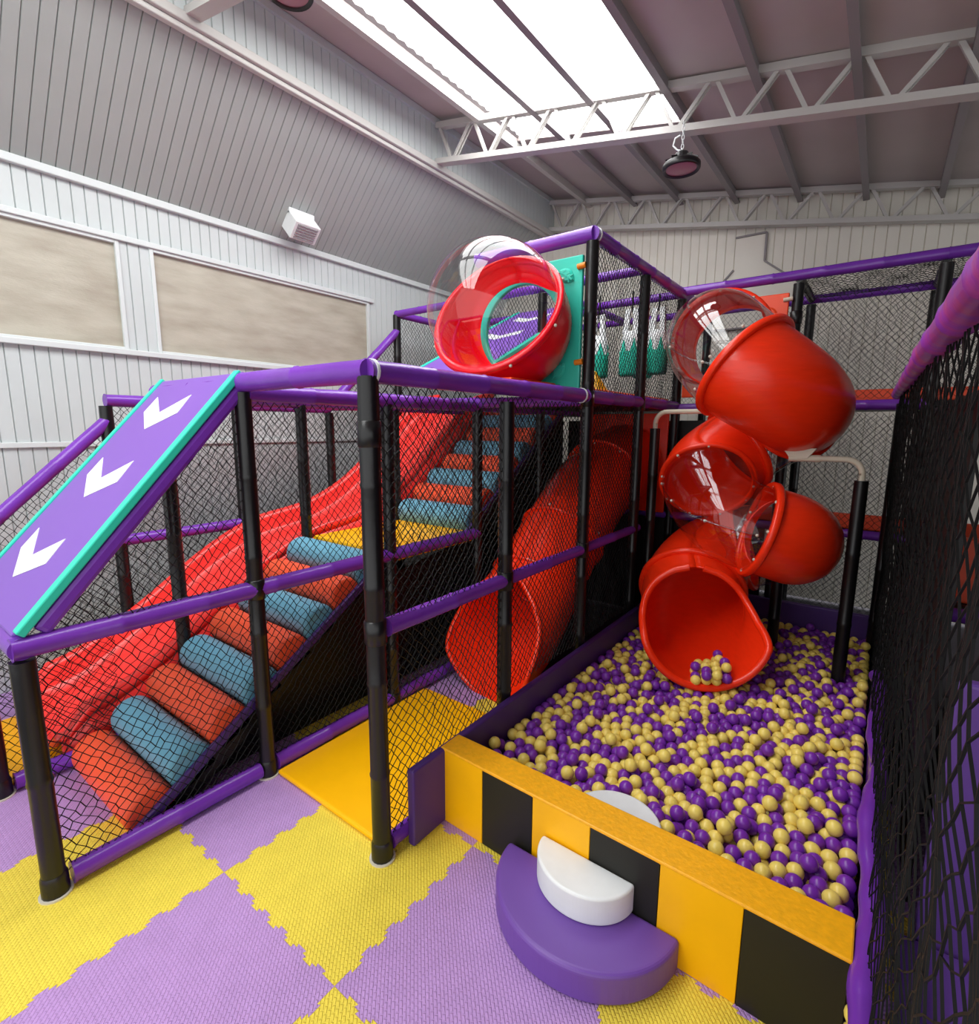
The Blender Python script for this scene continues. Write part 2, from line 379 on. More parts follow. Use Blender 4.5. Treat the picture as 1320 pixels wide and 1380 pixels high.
# ------------------------------------------------------------------ posts and rails
def ridged(p, q, r, step=.33, n=14, amp=.004, jit=.004):
    p, q = Vector(p), Vector(q); L = (q-p).length; t = (q-p)/L; k = max(2, int(L/step)); pts = []; rad = []
    for i in range(k):
        for f, d in ((.0, amp), (.03, 0), (.5, jit*random.uniform(-.3, .8)), (.97, 0)):
            pts.append(p+t*L*(i+f)/k); rad.append(r+d)
    pts.append(q); rad.append(r)
    return pts, rad
PR = .043
def post(x, y, h, label, z0=0, foot=True, r=PR, joints=()):
    t = thing('padded_post', label, 'post', (x, y, z0), 'black padded posts of the play frame')
    pts, rad = ridged((x, y, z0+(.0 if foot else 0)), (x, y, h-.03), r, .42)
    mb = MB().tube(pts, rad, 16); part(mb, 'foam_sleeve', M['black'], t)
    if foot:
        part(MB().tube([(x, y, .0), (x, y, .085), (x, y, .10)], [r+.008, r+.007, r+.001], 16), 'foot_collar', M['black'], t)
        part(MB().tube([(x, y, 0), (x, y, .008)], [r+.018]*2, 16), 'base_plate', M['bolt'], t)
    for z in joints:
        part(MB().tube([(x, y, z-.055), (x, y, z-.05), (x, y, z+.05), (x, y, z+.055)], [r, r+.006, r+.006, r], 16), 'joint_collar', M['black'], t)
    return t
P = 'black padded post '
post(X1, Y[0], ZM-.02, P+'at the front corner below the foot of the arrow panel')
post(X2, Y[0], ZM-.02, P+'cut by the left edge of the photo near the slide exit')
post(X1, Y[1], ZT, P+'between the arrow panel top and the golden floor pad', joints=(ZM,))
post(X0, Y[1], ZT+.03, P+'standing nearest the camera at the corner of the striped wall', joints=(ZM, 1.97))
post(X2, Y[1], ZT, P+'between the red open slide and lower rollers, under the arrow panel')
post(X2, Y[2], ZT, P+'between the red open slide and the yellow landing')
post(X2, Y[3], ZT, P+'beside the red slide at the far corner of the yellow landing')
post(X1, Y[2], ZT, P+'at the near corner of the yellow landing, behind the nearest post')
post(X1, Y[3], ZT, P+'in front of the lowest rollers of the upper flight')
post(X1, Y[4], ZU-.02, P+'by the top rollers of the upper flight')
post(X3, Y[1], ZT-.03, P+'along the left wall behind the arrow panel')
post(X3, Y[2], ZT-.03, P+'of the left wall line partly hidden by the arrow panel top')
post(X3, Y[3], ZT-.03, P+'of the left wall line behind the middle of the red slide')
post(X3, Y[4], ZU+.02, P+'rising tall by the left wall left of the clear dome')
post(X0, Y[2], ZT-.03, P+'in front of the red tube slide mouth', joints=(ZM,))
post(X0, Y[3], ZU-.02, P+'rising to the highest purple corner beside the teal panel', joints=(ZM, ZT))
post(X0, Y[4], ZU-.02, P+'right of the tall corner post, in front of the hanging bags', joints=(ZT,))
post(X0, Y[5], ZU-.02, P+'behind the left of the spiral slide entry', joints=(ZT,))
post(-.70, Y[5], ZU-.02, P+'right of the orange entry panel of the spiral slide', joints=(ZT, 2.95))
post(-.70, Y[6], ZU-.02, P+'in the rear row behind the orange entry panel post')
post(.26, Y[5], ZU-.02, P+'of the upper level at far right under the long purple rail')
post(.26, Y[6], ZU-.02, P+'in the rear row at far right')
post(X1, Y[5], ZU, P+'in the upper hall left of the hanging bags')
post(X0, Y[6], ZU, P+'in the rear row behind the hanging bags')
post(.10, 5.18, ZT+.03, P+'at the far end of the right hand net', r=.036)
RR = .045
def rail(p, q, label, m='purple', r=RR, ties=(), caps=True):
    t_lab = label
    pts, rad = ridged(p, q, r, .36, 16)
    if not ties:
        o = MB().tube(pts, rad, 16).build('padded_rail', M[m]); recenter(o, p); return tag(o, label, 'rail', 'purple padded rails of the play frame')
    t = thing('padded_rail', label, 'rail', p, 'purple padded rails of the play frame')
    part(MB().tube(pts, rad, 16), 'foam_sleeve', M[m], t)
    d = (Vector(q)-Vector(p)).normalized()
    for f in ties:
        c = Vector(p).lerp(Vector(q), f)
        part(MB().tube([c-d*.006, c+d*.006], [r+.006]*2, 16), 'cable_tie', M['white'], t)
    return t
R_ = 'purple padded rail '
rail((X1, Y[0]-.03, ZM), (X1, Y[3], ZM), R_+'at waist height from the front corner post to the yellow landing')
rail((X2-.02, Y[0], ZM), (X1+.02, Y[0], ZM), R_+'across the foot of the arrow panel')
rail((X1, Y[0]+.06, .055), (X1, Y[1]-.05, .055), R_+'on the floor beside the lower rollers')
rail((X1, Y[1]+.05, .055), (X1, Y[4], .055), R_+'on the floor along the inner edge of the golden pad')
rail((X2, Y[0]+.06, .055), (X2, Y[0]+.62, .055), R_+'on the floor between slide exit and first roller')
rail((X3, Y[0], .055), (X2, Y[0], .055), R_+'on the floor across the slide exit at the left edge')
rail((X1+.02, Y[1], ZT+.02), (X0+.01, Y[1], ZT+.02), R_+'on top between the arrow panel and nearest post', r=.048)
rail((X0, Y[1]-.01, ZT+.02), (X0, Y[3]-.04, ZT+.02), R_+'on top running back from the nearest post under the clear dome', ties=(.015, .97), r=.046)
rail((X0, Y[3]-.04, ZT+.02), (X0, Y[5], ZT+.02), R_+'at deck height below the hanging bags', ties=(.02,))
rail((X0, Y[1]+.06, ZM), (X0, Y[2]-.02, ZM), R_+'at waist height right of the nearest post', r=.04)
rail((X0, Y[2]-.02, ZM), (X0, Y[3], ZM), R_+'at waist height across the red tube slide mouth', r=.038)
rail((X0, Y[3], ZM), (X0, Y[4]+.1, ZM), R_+'at waist height receding beside the red tube slide', r=.036)
rail((X0, Y[1]+.05, .055), (X0, Y[2], .055), R_+'on the floor at the outer edge of the golden pad', r=.035)
rail((X1, Y[1]+.02, ZT-.03), (X1, Y[5], ZT-.03), R_+'under the top over the yellow landing')
rail((X2, Y[1], ZT-.02), (X2, Y[4], ZT-.02), R_+'under the top between slide and rollers')
rail((X2, Y[1]-.02, ZT+.0), (X1, Y[1]-.02, ZT+.0), R_+'across the top edge of the arrow panel')
rail((X3, Y[1], ZT-.02), (X3, Y[3], ZT-.02), R_+'on top along the left wall behind the arrow panel')
rail((X3, Y[0], ZM-.02), (X3, Y[1], ZT-.17), R_+'sloping down along the left wall beside the arrow panel')
rail((X3, Y[3], ZT-.0), (X3, Y[4], ZU-.19), R_+'sloping up by the left wall left of the clear dome')
rail((X3, Y[1], ZM), (X3, Y[4], ZM), R_+'at waist height along the left wall net')
rail((X3, Y[4], ZU), (X3, Y[6], ZU), R_+'at roof height along the left wall', r=.04)
rail((X3+.02, Y[2], ZT), (X2, Y[2], ZT), R_+'crossing above the slide near the arrow panel top', r=.035)
rail((X3+.02, Y[3], ZT), (X0, Y[3], ZT-.01), R_+'crossing below the orange pad', r=.04)
rail((X2, Y[3], ZT), (X1, Y[3], ZT), R_+'below the foot of the upper arrow panel', r=.04)
rail((X1, Y[3], ZU), (X0+.01, Y[3], ZU), R_+'at roof height behind the clear dome', r=.048)
rail((X0, Y[3]-.01, ZU), (X0, Y[6], ZU), R_+'at roof height running back from the highest corner', ties=(.015,), r=.046)
rail((X3, Y[4], ZU), (X0, Y[4], ZU), R_+'crossing the upper hall in front of the bags', r=.038)
rail((X3, Y[5], ZU), (X0, Y[5], ZU), R_+'crossing the upper hall above the bags', r=.038)
rail((X0, Y[5], ZU+.02), (.26, Y[5], ZU+.02), R_+'long at roof height above the spiral slide', r=.043)
rail((.26, Y[5], ZU+.02), (1.6, Y[5], ZU+.02), R_+'at roof height leaving the photo at far right', r=.043)
rail((X3, Y[6], ZU), (X0, Y[6], ZU), R_+'at roof height in the rear left', r=.038)
rail((X0, Y[6], ZU), (1.6, Y[6], ZU), R_+'at roof height in the rear right', r=.04)
rail((-.70, Y[5], ZU), (-.70, Y[6], ZU), R_+'short, joining front and rear rows by the orange panel', r=.035, m='black')['label'] = 'short black padded rail joining the two roof rails beside the orange panel'
rail((.26, Y[5], ZU), (.26, Y[6], ZU), R_+'short', r=.035, m='black')['label'] = 'short black padded rail joining the two roof rails at far right'
rail((X1, Y[4]+.1, ZU), (X1, Y[6], ZU), R_+'at roof height through the middle of the upper hall', r=.038)
rail((X0, Y[5], ZT), (.26, Y[5], ZT), R_+'at deck height behind the spiral slide', r=.042)
rail((X1, Y[5], ZM), (1.4, Y[5], ZM), R_+'at waist height behind the ball pit', r=.038)
rail((.066, 5.2, 2.275), (.10, 2.3, 2.262), 'scuffed pink purple padded rail along the top of the right hand net, far half', m='pinkpurple', r=.038)
rail((.10, 2.40, 2.262), (.135, .3, 2.228), 'scuffed pink purple padded rail along the top of the right hand net, near half', m='pinkpurple', r=.043)
# ------------------------------------------------------------------ nets
def inside(poly, u, v):
    c = False; n = len(poly)
    for i in range(n):
        (x1, y1), (x2, y2) = poly[i], poly[(i+1) % n]
        if (y1 > v) != (y2 > v) and u < (x2-x1)*(v-y1)/(y2-y1)+x1: c = not c
    return c
def net(O, U, V, poly, label, s=.024, b=.027, r=.0029, sag=.02, jit=.004, bulge=None, group='black rope nets of the play frame'):
    """diamond net: zigzag strands over a plane spanned by U, V, cut to poly (in metres)"""
    O, U, V = Vector(O), Vector(U).normalized(), Vector(V).normalized(); N = U.cross(V)
    us = [p[0] for p in poly]; vs_ = [p[1] for p in poly]
    u0, u1, v0, v1 = min(us), max(us), min(vs_), max(vs_)
    ni = int((u1-u0)/s)+1; nj = int((v1-v0)/b)+1
    ph = [random.uniform(0, 6.28) for _ in range(4)]
    O_, U_, V_, N_ = (np.array(a) for a in (O, U, V, N))
    verts = []; faces = []
    # knots shared by neighbouring strands: jitter by knot position
    J = rng.normal(0, jit, (ni+3, nj+2, 2))
    for i in range(ni+1):
        run = []
        for j in range(nj+1):
            k = i + ((i+j) % 2)
            u = u0 + (k-.5)*s + J[k, j, 0]; v = v0 + j*b + J[k, j, 1]
            u += .012*math.sin(v*5+ph[0]); v += .012*math.sin(u*6+ph[1])
            uc = min(max(u, u0), u1)
            if inside(poly, uc, v) or (abs(v-v0) < b): run.append((uc, min(max(v, v0), v1)))
            else:
                if len(run) > 1: emit(verts, faces, run, O_, U_, V_, N_, r, sag, ph, (u0, u1, v0, v1), bulge)
                run = []
        if len(run) > 1: emit(verts, faces, run, O_, U_, V_, N_, r, sag, ph, (u0, u1, v0, v1), bulge)
    me = bpy.data.meshes.new('safety_net'); me.from_pydata(verts, [], faces); me.materials.append(M['net'])
    o = bpy.data.objects.new('safety_net', me); COL.objects.link(o); recenter(o, O + U*u0 + V*v0)
    return tag(o, label, 'net', group)
def emit(verts, faces, run, O, U, V, N, r, sag, ph, bb, bulge):
    A = np.array(run); u0, u1, v0, v1 = bb
    fu = (A[:, 0]-u0)/(u1-u0+1e-6); fv = (A[:, 1]-v0)/(v1-v0+1e-6)
    d = sag*np.sin(PI*np.clip(fu, 0, 1))*np.sin(PI*np.clip(fv, 0, 1))*np.sin(A[:, 0]*3+ph[2])
    d = d + .25*sag*np.sin(A[:, 0]*17+ph[3])*np.sin(A[:, 1]*9+ph[2])
    if bulge is not None: d = d + bulge(A[:, 0], A[:, 1])
    Pn = O + A[:, :1]*U + A[:, 1:]*V + d[:, None]*N
    o = len(verts); c = [(U*math.cos(a)+N*math.sin(a))*r for a in (PI/2, PI/2+2*PI/3, PI/2+4*PI/3)]
    for p in Pn: verts.extend([tuple(p+c[0]), tuple(p+c[1]), tuple(p+c[2])])
    for j in range(len(Pn)-1):
        a = o+3*j; faces.extend([(a, a+1, a+4, a+3), (a+1, a+2, a+5, a+4), (a+2, a, a+3, a+5)])
def rect(w, h): return [(0, 0), (w, 0), (w, h), (0, h)]
G = .98
n_ = 'black rope net '
net((X1, Y[0], .06), (0,1,0), (0,0,1), [(0,0),(G,0),(G,2.08),(.0,1.04)], n_+'beside the lower rollers, under the near edge of the arrow panel')
net((X1, Y[1], .06), (0,1,0), (0,0,1), rect(G, 2.1), n_+'in front of the upper end of the lower rollers')
net((X1, Y[2], .06), (0,1,0), (0,0,1), rect(G, 2.1), n_+'around the near side of the yellow landing')
net((X1, Y[3], 1.15), (0,1,0), (0,0,1), rect(G, 1.0), n_+'beside the upper flight of rollers')
net((X0, Y[1], .05), (0,1,0), (0,0,1), rect(G, 2.13), n_+'behind the nearest post above the golden pad')
net((X0, Y[2], .40), (0,1,0), (0,0,1), rect(G, 1.78), n_+'in front of the red tube slide mouth')
net((X0, Y[3], .40), (0,1,0), (0,0,1), rect(G, 1.78), n_+'in front of the upper part of the red tube slide')
net((X0, Y[3], ZT+.05), (0,1,0), (0,0,1), rect(G, 1.03), n_+'of the upper hall between the two tall posts')
net((X0, Y[4], ZT+.05), (0,1,0), (0,0,1), rect(G, 1.03), n_+'of the upper hall in front of the hanging bags')
net((X3, Y[0], .06), (0,1,0), (0,0,1), [(0,0),(G,0),(G,1.95),(0,1.04)], n_+'under the sloping rail at the left edge')
net((X3, Y[1], .06), (0,1,0), (0,0,1), rect(G, 2.1), n_+'along the left wall behind the slide, front bay')
net((X3, Y[2], .06), (0,1,0), (0,0,1), rect(G, 2.1), n_+'along the left wall behind the slide, middle bay')
net((X3, Y[3], .5), (0,1,0), (0,0,1), [(0,0),(G,0),(G,2.6),(0,1.7)], n_+'along the left wall under the upper sloping rail')
net((X3, Y[4], 1.2), (0,1,0), (0,0,1), rect(G, 2.06), n_+'along the left wall left of the clear dome')
net((X3, Y[5], 1.2), (0,1,0), (0,0,1), rect(.96, 2.06), n_+'along the left wall at the rear corner')
net((X3, Y[0], .06), (1,0,0), (0,0,1), rect(G, 1.0), n_+'across the slide exit at the left edge of the photo')
net((X2, Y[0], .06), (0,1,0), (0,0,1), rect(.6, 1.0), n_+'between slide exit and the first roller', s=.026)
for a, b_, l in ((X3, X2, 'left of the upper arrow panel'), (X2, X1, 'behind the upper arrow panel'), (X1, X0, 'behind the hanging bags')):
    net((a, Y[6], ZT), (1,0,0), (0,0,1), rect(b_-a, 1.06), n_+'of the rear row '+l, s=.027, b=.03, r=.0022)
net((X0, Y[6], ZT), (1,0,0), (0,0,1), rect(G, 1.06), n_+'of the rear row seen through the top of the spiral slide', s=.027, b=.03, r=.0022)
net((-.70, Y[6], ZT), (1,0,0), (0,0,1), rect(.96, 1.06), n_+'of the rear row right of the spiral slide top', s=.027, b=.03, r=.0022)
net((.26, Y[6], ZT), (1,0,0), (0,0,1), rect(1.2, 1.06), n_+'of the rear row at the far right edge', s=.027, b=.03, r=.0022)
net((X0, Y[6], .05), (1,0,0), (0,0,1), rect(G, 2.1), n_+'of the rear row below deck left of the spiral slide', s=.027, b=.03, r=.0022)
net((-.70, Y[6], .05), (1,0,0), (0,0,1), rect(.96, 2.1), n_+'of the rear row below deck right of the spiral slide', s=.027, b=.03, r=.0022)
net((-.70, Y[5], .44), (1,0,0), (0,0,1), rect(.90, 1.72), n_+'between the spiral slide and the right hand net below deck', s=.027, b=.03, r=.0022)
net((-.70, Y[5], ZT+.05), (1,0,0), (0,0,1), rect(.96, 1.04), n_+'filling the upper bay right of the orange panel', s=.027, b=.03, r=.0022)
net((-.70, Y[5], ZU), (1,0,0), (0,1,0), rect(.96, .96), n_+'lying flat as roof of the upper bay right of the orange panel', sag=.05, s=.027, b=.03, r=.0022)
net((.26, Y[5], ZT+.05), (1,0,0), (0,0,1), rect(1.2, 1.04), n_+'filling the upper bay at the far right edge', s=.027, b=.03, r=.0022)
net((.26, Y[5], ZU), (1,0,0), (0,1,0), rect(1.2, .96), n_+'lying flat as roof of the far right bay', sag=.05, s=.027, b=.03, r=.0022)
net((.150, .35, .36), (-.010,1,0), (0,0,1), rect(4.85, 1.9), 'long black rope net hanging beside the camera along the right of the ball pit', s=.027, b=.036, r=.0027, sag=.0, jit=.006,
    bulge=lambda u, v: -.022*(v/1.9) + .012*np.sin(v*3.1+u*1.3)*np.sin(u*1.7)*np.sin(PI*v/1.9) + .006*np.sin(u*21) + .005*np.sin(v*13+u*3), group='right hand net')
# ------------------------------------------------------------------ arrow panels
def arrow_panel(y0, z0, run, rise, cs, label):
    t = thing('arrow_panel', label, 'padded panel', (X1, y0, z0), 'sloping arrow panels')
    a = Vector((0, run, rise)); L = a.length; a.normalize(); n = Vector((0, -a.z, a.y)); o = Vector((0, y0, z0))
    def B(x0, x1, s0, s1, h0, h1):
        mb = MB(); vs = [o + Vector((x, 0, 0)) + a*s + n*h for h in (h0, h1) for x, s in ((x0,s0),(x1,s0),(x1,s1),(x0,s1))]
        return mb.add(vs, [(3,2,1,0),(4,5,6,7),(0,1,5,4),(1,2,6,5),(2,3,7,6),(3,0,4,7)])
    pad_ = part(B(X2+.10, X1-.03, .0, L-.0, -.02, .028), 'pad', M['arrowpad'], t, bevel=.01, label='violet vinyl pad')
    part(B(X1-.03, X1+.025, .02, L+.01, .0, .036), 'edge_strip', M['teal'], t, bevel=.006, label='teal edge strip')
    part(B(X2+.06, X2+.10, .02, L+.01, .0, .036), 'edge_strip', M['teal'], t, bevel=.006, label='teal edge strip')
    part(B(X1-.03, X1+.022, .06, L-.02, -.07, -.002), 'support_rail', M['purple'], t, bevel=.02)
    for c in cs:
        pts = [(-3.385, 1.33), (-3.17, 1.205), (-2.96, 1.33), (-2.94, 1.20), (-3.17, 1.085), (-3.385, 1.21)]
        mb = MB(); p = [o+Vector((x, 0, 0))+a*(s-c)+n*h for h in (.0275, .0305) for x, s in pts]
        mb.add(p, [(6,7,10,11),(7,8,9,10),(0,5,4,1),(1,4,3,2)]+[(k, (k+1)%6, 6+(k+1)%6, 6+k) for k in range(6)])
        part(mb, 'arrow', M['white'], pad_, label='white chevron arrow pointing down the slope')
    return t
arrow_panel(Y[0], ZM+.03, .98, 1.10, (0, .45, .91), 'sloping violet padded panel with white arrows and teal edges at far left')
arrow_panel(3.45, 2.43, 1.85, .87, (.14, -.44, .74), 'sloping violet arrow panel seen through the red tube behind the clear dome')
net((X1, Y[3]+.1, ZT+.1), (0,1,0), (0,0,1), rect(1.8, 1.0), n_+'in front of the upper arrow panel inside the hall', s=.028)
# ------------------------------------------------------------------ padded staircases
def stairs(y0, z0, dy, dz, n, xl, xr, label, first):
    t = thing('roller_staircase', label, 'stairs', ((xl+xr)/2, y0, z0), 'padded roller staircases')
    ang = math.atan2(dz, dy); rr = .105
    for i in range(n):
        yc, zc = y0+dy*(i+.5), z0+dz*(i+.5)
        pts = []
        for k in range(15):                                          # rounded nose
            a = PI*k/14 - PI/2 + .0
            pts.append((-math.cos(a)*rr*1.05-.01, math.sin(a)*rr+0))
        pts = [(-.118, -.13)] + [(-.120*math.cos(a), -.035+.135*math.sin(a)**.85) for a in np.linspace(0, PI, 19)] + [(.118, -.13)]
        ca, sa = math.cos(ang*.85), math.sin(ang*.85)
        poly = [(yc+p*ca-q*sa, zc+p*sa+q*ca) for p, q in pts]
        mm, lab = ((M['orange'], 'orange roller step') if (i+first) % 2 == 0 else (M['blue'], 'steel blue roller step'))
        mb = MB().prism(poly, xl+random.uniform(-.01, .01), xr, 'x', smooth=False)
        part(mb, 'step', mm, t, bevel=.03, seg=4, label=lab)
    d = Vector((0, dy, dz)).normalized()
    for x in (xr+.015,):
        p = Vector((x, y0-.05, z0-.06)); q = Vector((x, y0+dy*n+.05, z0+dz*n-.06+.03))
        part(MB().bar(p, q, .03, .05), 'stringer', M['purplewall'], t, bevel=.006)
    v = [(y0-.02, z0-.1), (y0+dy*n, z0+dz*n-.1), (y0+dy*n, z0+dz*n-.2), (y0+.05, z0-.16)]
    part(MB().prism(v, xl, xr, 'x'), 'base_board', M['blackpad'], t)
    return t
stairs(.74, .04, .205, .134, 8, -3.58, -2.74, 'lower flight of orange and blue padded rollers rising from the floor to the landing', 0)
stairs(3.34, 1.16, .20, .134, 8, -3.58, -2.74, 'upper flight of blue and orange padded rollers rising from landing to deck', 1)
o = MB().box((X2+.03, 2.43, ZM-.07), (X1-.02, 3.42, ZM+.01)).build('landing_pad', M['yellowvinyl'], bevel=.02); recenter(o, (-3.15, 2.9, ZM-.07)); tag(o, 'yellow vinyl landing pad between the two roller flights', 'floor pad')
# black curtain panels under the flights
mb = MB().prism([(1.0, .0), (2.40, .85), (3.38, .98), (5.28, 2.08), (5.28, 0)], -2.93, -2.91, 'x')
o = mb.build('black_side_panel', M['blackpad']); recenter(o, (-2.92, 3.2, 0)); tag(o, 'black vinyl side panel closing the space under the roller flights', 'panel')
# ------------------------------------------------------------------ golden floor pads
def pad(name, a, b, m, label, cat='floor pad', bev=.015, group=None):
    o = MB().box(a, b).build(name, M[m], bevel=bev, seg=3); recenter(o, ((a[0]+b[0])/2, (a[1]+b[1])/2, a[2])); return tag(o, label, cat, group)
pad('floor_pad', (X1+.045, Y[1]+.03, .0), (X0-.05, Y[2]+.28, .03), 'yellowvinyl', 'golden yellow vinyl floor pad inside the entrance by the nearest post')
pad('floor_pad', (X3+.05, .30, 0), (X2-.06, .78, .03), 'yellowvinyl', 'yellow vinyl landing mat at the exit of the open red slide')
# ------------------------------------------------------------------ decks
pad('deck_board', (X1+.03, Y[3]+.1, ZT-.03), (X0-.03, Y[6]-.05, ZT+.03), 'blackpad', 'dark deck board of the upper hall under the hanging bags', 'deck')
pad('deck_board', (X3+.03, 5.02, ZT-.06), (X1-.03, Y[6]-.05, ZT+.03), 'blackpad', 'dark deck board of the upper hall at the top of the slide', 'deck')
pad('deck_board', (X0+.03, Y[5]+.05, ZT-.03), (1.4, Y[6]-.05, ZT+.03), 'blackpad', 'dark deck board of the upper level behind the spiral slide', 'deck')
pad('deck_board', (X1, Y[5]+.06, ZM-.03), (1.4, Y[6]-.05, ZM+.03), 'blackpad', 'dark deck board of the middle level behind the ball pit', 'deck')
pad('edge_pad', (-2.60, 2.76, 2.265), (-1.90, 3.33, 2.315), 'orangeplastic', 'flat orange pad lying on the rails under the clear dome', 'pad')
pad('edge_pad', (X0-.10, Y[3]+.08, ZT+.04), (X0-.055, Y[5]-.06, ZT+.09), 'orange', 'dark orange deck edge strip below the hanging bags', 'pad')
pad('edge_pad', (-.66, Y[5]+.06, ZT+.03), (1.3, Y[5]+.12, ZT+.13), 'orange', 'orange deck edge pad above the purple rail at upper right', 'pad')
pad('edge_pad', (-1.60, Y[5]+.07, ZM+.03), (1.3, Y[5]+.12, ZM+.16), 'orange', 'orange deck edge pad of the middle level behind the ball pit', 'pad')
pad('edge_pad', (X2+.1, 4.95, ZT-.0), (X1-.1, 5.0, ZT+.05), 'orange', 'orange pad at the top of the upper roller flight', 'pad')
# right hand neighbour structure seen through the net, with added dark sheets
pad('padded_wall', (.30, 2.40, 0), (1.5, 2.46, 1.11), 'purplepad', 'purple padded wall seen through the right hand net at bottom right', 'padded wall')
pad('floor_pad', (.24, .5, 0), (1.5, 2.39, .04), 'purplepad', 'purple floor pad seen through the right hand net at the bottom right corner')
pad('shade_sheet', (-2.92, 5.42, 0), (-.80, 5.44, 2.08), 'blackpad', 'black sheet added for the shade at the back under the upper hall', 'shade sheet', bev=.002)  # added dark sheet standing in for the shade under the deck
pad('shade_sheet', (.27, 2.62, 0), (.29, 5.2, 2.15), 'blackpad', 'black sheet added to darken the view behind the far half of the right hand net', 'shade sheet', bev=.002)  # added sheet that keeps the background behind the net dark
pad('edge_pad', (.36, 3.36, 1.155), (1.5, 3.42, 1.48), 'orange', 'orange padded panel seen through the right hand net', 'pad')
rail((.34, 3.26, 1.12), (1.5, 3.26, 1.12), R_+'under the orange panel beyond the right hand net', r=.035)
pad('deck_board', (.34, 3.30, 1.08), (1.5, 5.2, 1.155), 'blackpad', 'dark deck board beyond the right hand net', 'deck')
pad('shade_sheet', (.9, .9, 0), (.93, 5.2, 3.2), 'blackpad', 'black sheet added to darken the bay beyond the right hand net', 'shade sheet', bev=.002)  # added black backdrop in place of the darkness past the net
# ------------------------------------------------------------------ sweeps for slides
def crom(cp, n):
    cp = np.array(cp, float); k = len(cp); out = []
    for t in np.linspace(0, k-1-1e-6, n):
        i = int(t); f = t-i; p = [cp[min(max(j, 0), k-1)] for j in (i-1, i, i+1, i+2)]
        out.append(.5*((2*p[1])+(-p[0]+p[2])*f+(2*p[0]-5*p[1]+4*p[2]-p[3])*f*f+(-p[0]+3*p[1]-3*p[2]+p[3])*f**3))
    return np.array(out)
class Sweep:
    def __init__(s, cp, n=160, opener=None, plumb=None):
        A = crom(cp, n); s.P = A[:, :3]; s.r = A[:, 3]; s.n = n; s.k = len(cp)-1
        T = np.gradient(s.P, axis=0); s.T = T/np.linalg.norm(T, axis=1)[:, None]
        z = np.array([0, 0, 1.]); Uv = z - s.T*(s.T@z)[:, None]; s.U = Uv/np.linalg.norm(Uv, axis=1)[:, None]
        s.S = np.cross(s.T, s.U); s.opener = opener or (lambda t: PI)
    def idx(s, t): return int(round(t/s.k*(s.n-1)))
    def pt(s, i, a, dr=0): return s.P[i] + (s.r[i]+dr)*(math.sin(a)*s.S[i] - math.cos(a)*s.U[i])
    def shell(s, t0, t1, m=40, dr=0):
        mb = MB(); i0, i1 = s.idx(t0), s.idx(t1); vs = []
        for i in range(i0, i1+1):
            th = s.opener(i/(s.n-1)*s.k)
            vs += [s.pt(i, a, dr) for a in np.linspace(-th, th, m+1)]
        w = m+1; fs = [(i*w+k, i*w+k+1, (i+1)*w+k+1, (i+1)*w+k) for i in range(i1-i0) for k in range(m)]
        mb.add(vs, fs, smooth=True); return mb
    def ring(s, t, h=.05, w=.03, m=48):
        i = s.idx(t); mb = MB(); vs = []
        for dr, dt in ((-.004, -w/2), (h*.8, -w/2), (h, -w*.3), (h, w*.3), (h*.8, w/2), (-.004, w/2)):
            vs += [s.pt(i, 2*PI*k/m, dr)+s.T[i]*dt for k in range(m)]
        q = 6; mb.add(vs, [(j*m+k, j*m+(k+1)%m, ((j+1)%q)*m+(k+1)%m, ((j+1)%q)*m+k) for j in range(q) for k in range(m)], smooth=True)
        return mb
    def bolts(s, t, nb=8, dr=.0, off=0, sz=.011):
        i = s.idx(t); out = []
        for k in range(nb):
            c = s.pt(i, 2*PI*k/nb+.3, dr) + s.T[i]*off; d = (c-s.P[i])/np.linalg.norm(c-s.P[i])
            out.append(MB().tube([c, c+d*sz*.8, c+d*sz*1.2], [sz, sz*.9, sz*.2], 8))
        return out
    def seam(s, a, t0, t1, dr=.004, rad=.006):
        return MB().tube([s.pt(i, a, dr) for i in range(s.idx(t0), s.idx(t1)+1, 2)], rad, 6)
def solid(o, t=.012):
    m = o.modifiers.new('thickness', 'SOLIDIFY'); m.thickness = t; m.offset = 0; return o
def rim(sw, t0, t1, rad=.022, dr=0):
    i0, i1 = sw.idx(t0), sw.idx(t1); L = [sw.pt(i, -sw.opener(i/(sw.n-1)*sw.k), dr) for i in range(i0, i1+1)]
    th = sw.opener(sw.k); lip = [sw.pt(i1, a, dr) for a in np.linspace(-th, th, 24)]
    Rr = [sw.pt(i, sw.opener(i/(sw.n-1)*sw.k), dr) for i in range(i1, i0-1, -1)]
    return MB().tube(L+lip[1:-1]+Rr, rad, 10)
def leaf(mb_c, c, ux, uz, n, s):
    c, ux, uz, n = map(Vector, (c, ux, uz, n)); pts = []
    for f in np.linspace(0, 1, 9): pts.append((f-.5, .32*math.sin(PI*f)**.8))
    for f in np.linspace(1, 0, 9)[1:-1]: pts.append((f-.5, -.32*math.sin(PI*f)**.8))
    k = len(pts); a = [c+ux*p*s+uz*q*s for p, q in pts]; b = [c+(ux*p+uz*q)*s*.7+n*.014 for p, q in pts]
    mb_c.add(a+b, [(i, (i+1)%k, k+(i+1)%k, k+i) for i in range(k)]+[tuple(range(k, 2*k))])
    mb_c.bar(c-ux*s*.5+n*.016, c+ux*s*.45+n*.016, .012, .006, up=n)
    for f in (-.25, 0, .2):
        mb_c.bar(c+ux*s*f+n*.015, c+ux*s*(f+.14)+uz*s*.2+n*.012, .008, .006, up=n); mb_c.bar(c+ux*s*f+n*.015, c+ux*s*(f+.14)-uz*s*.2+n*.012, .008, .006, up=n)
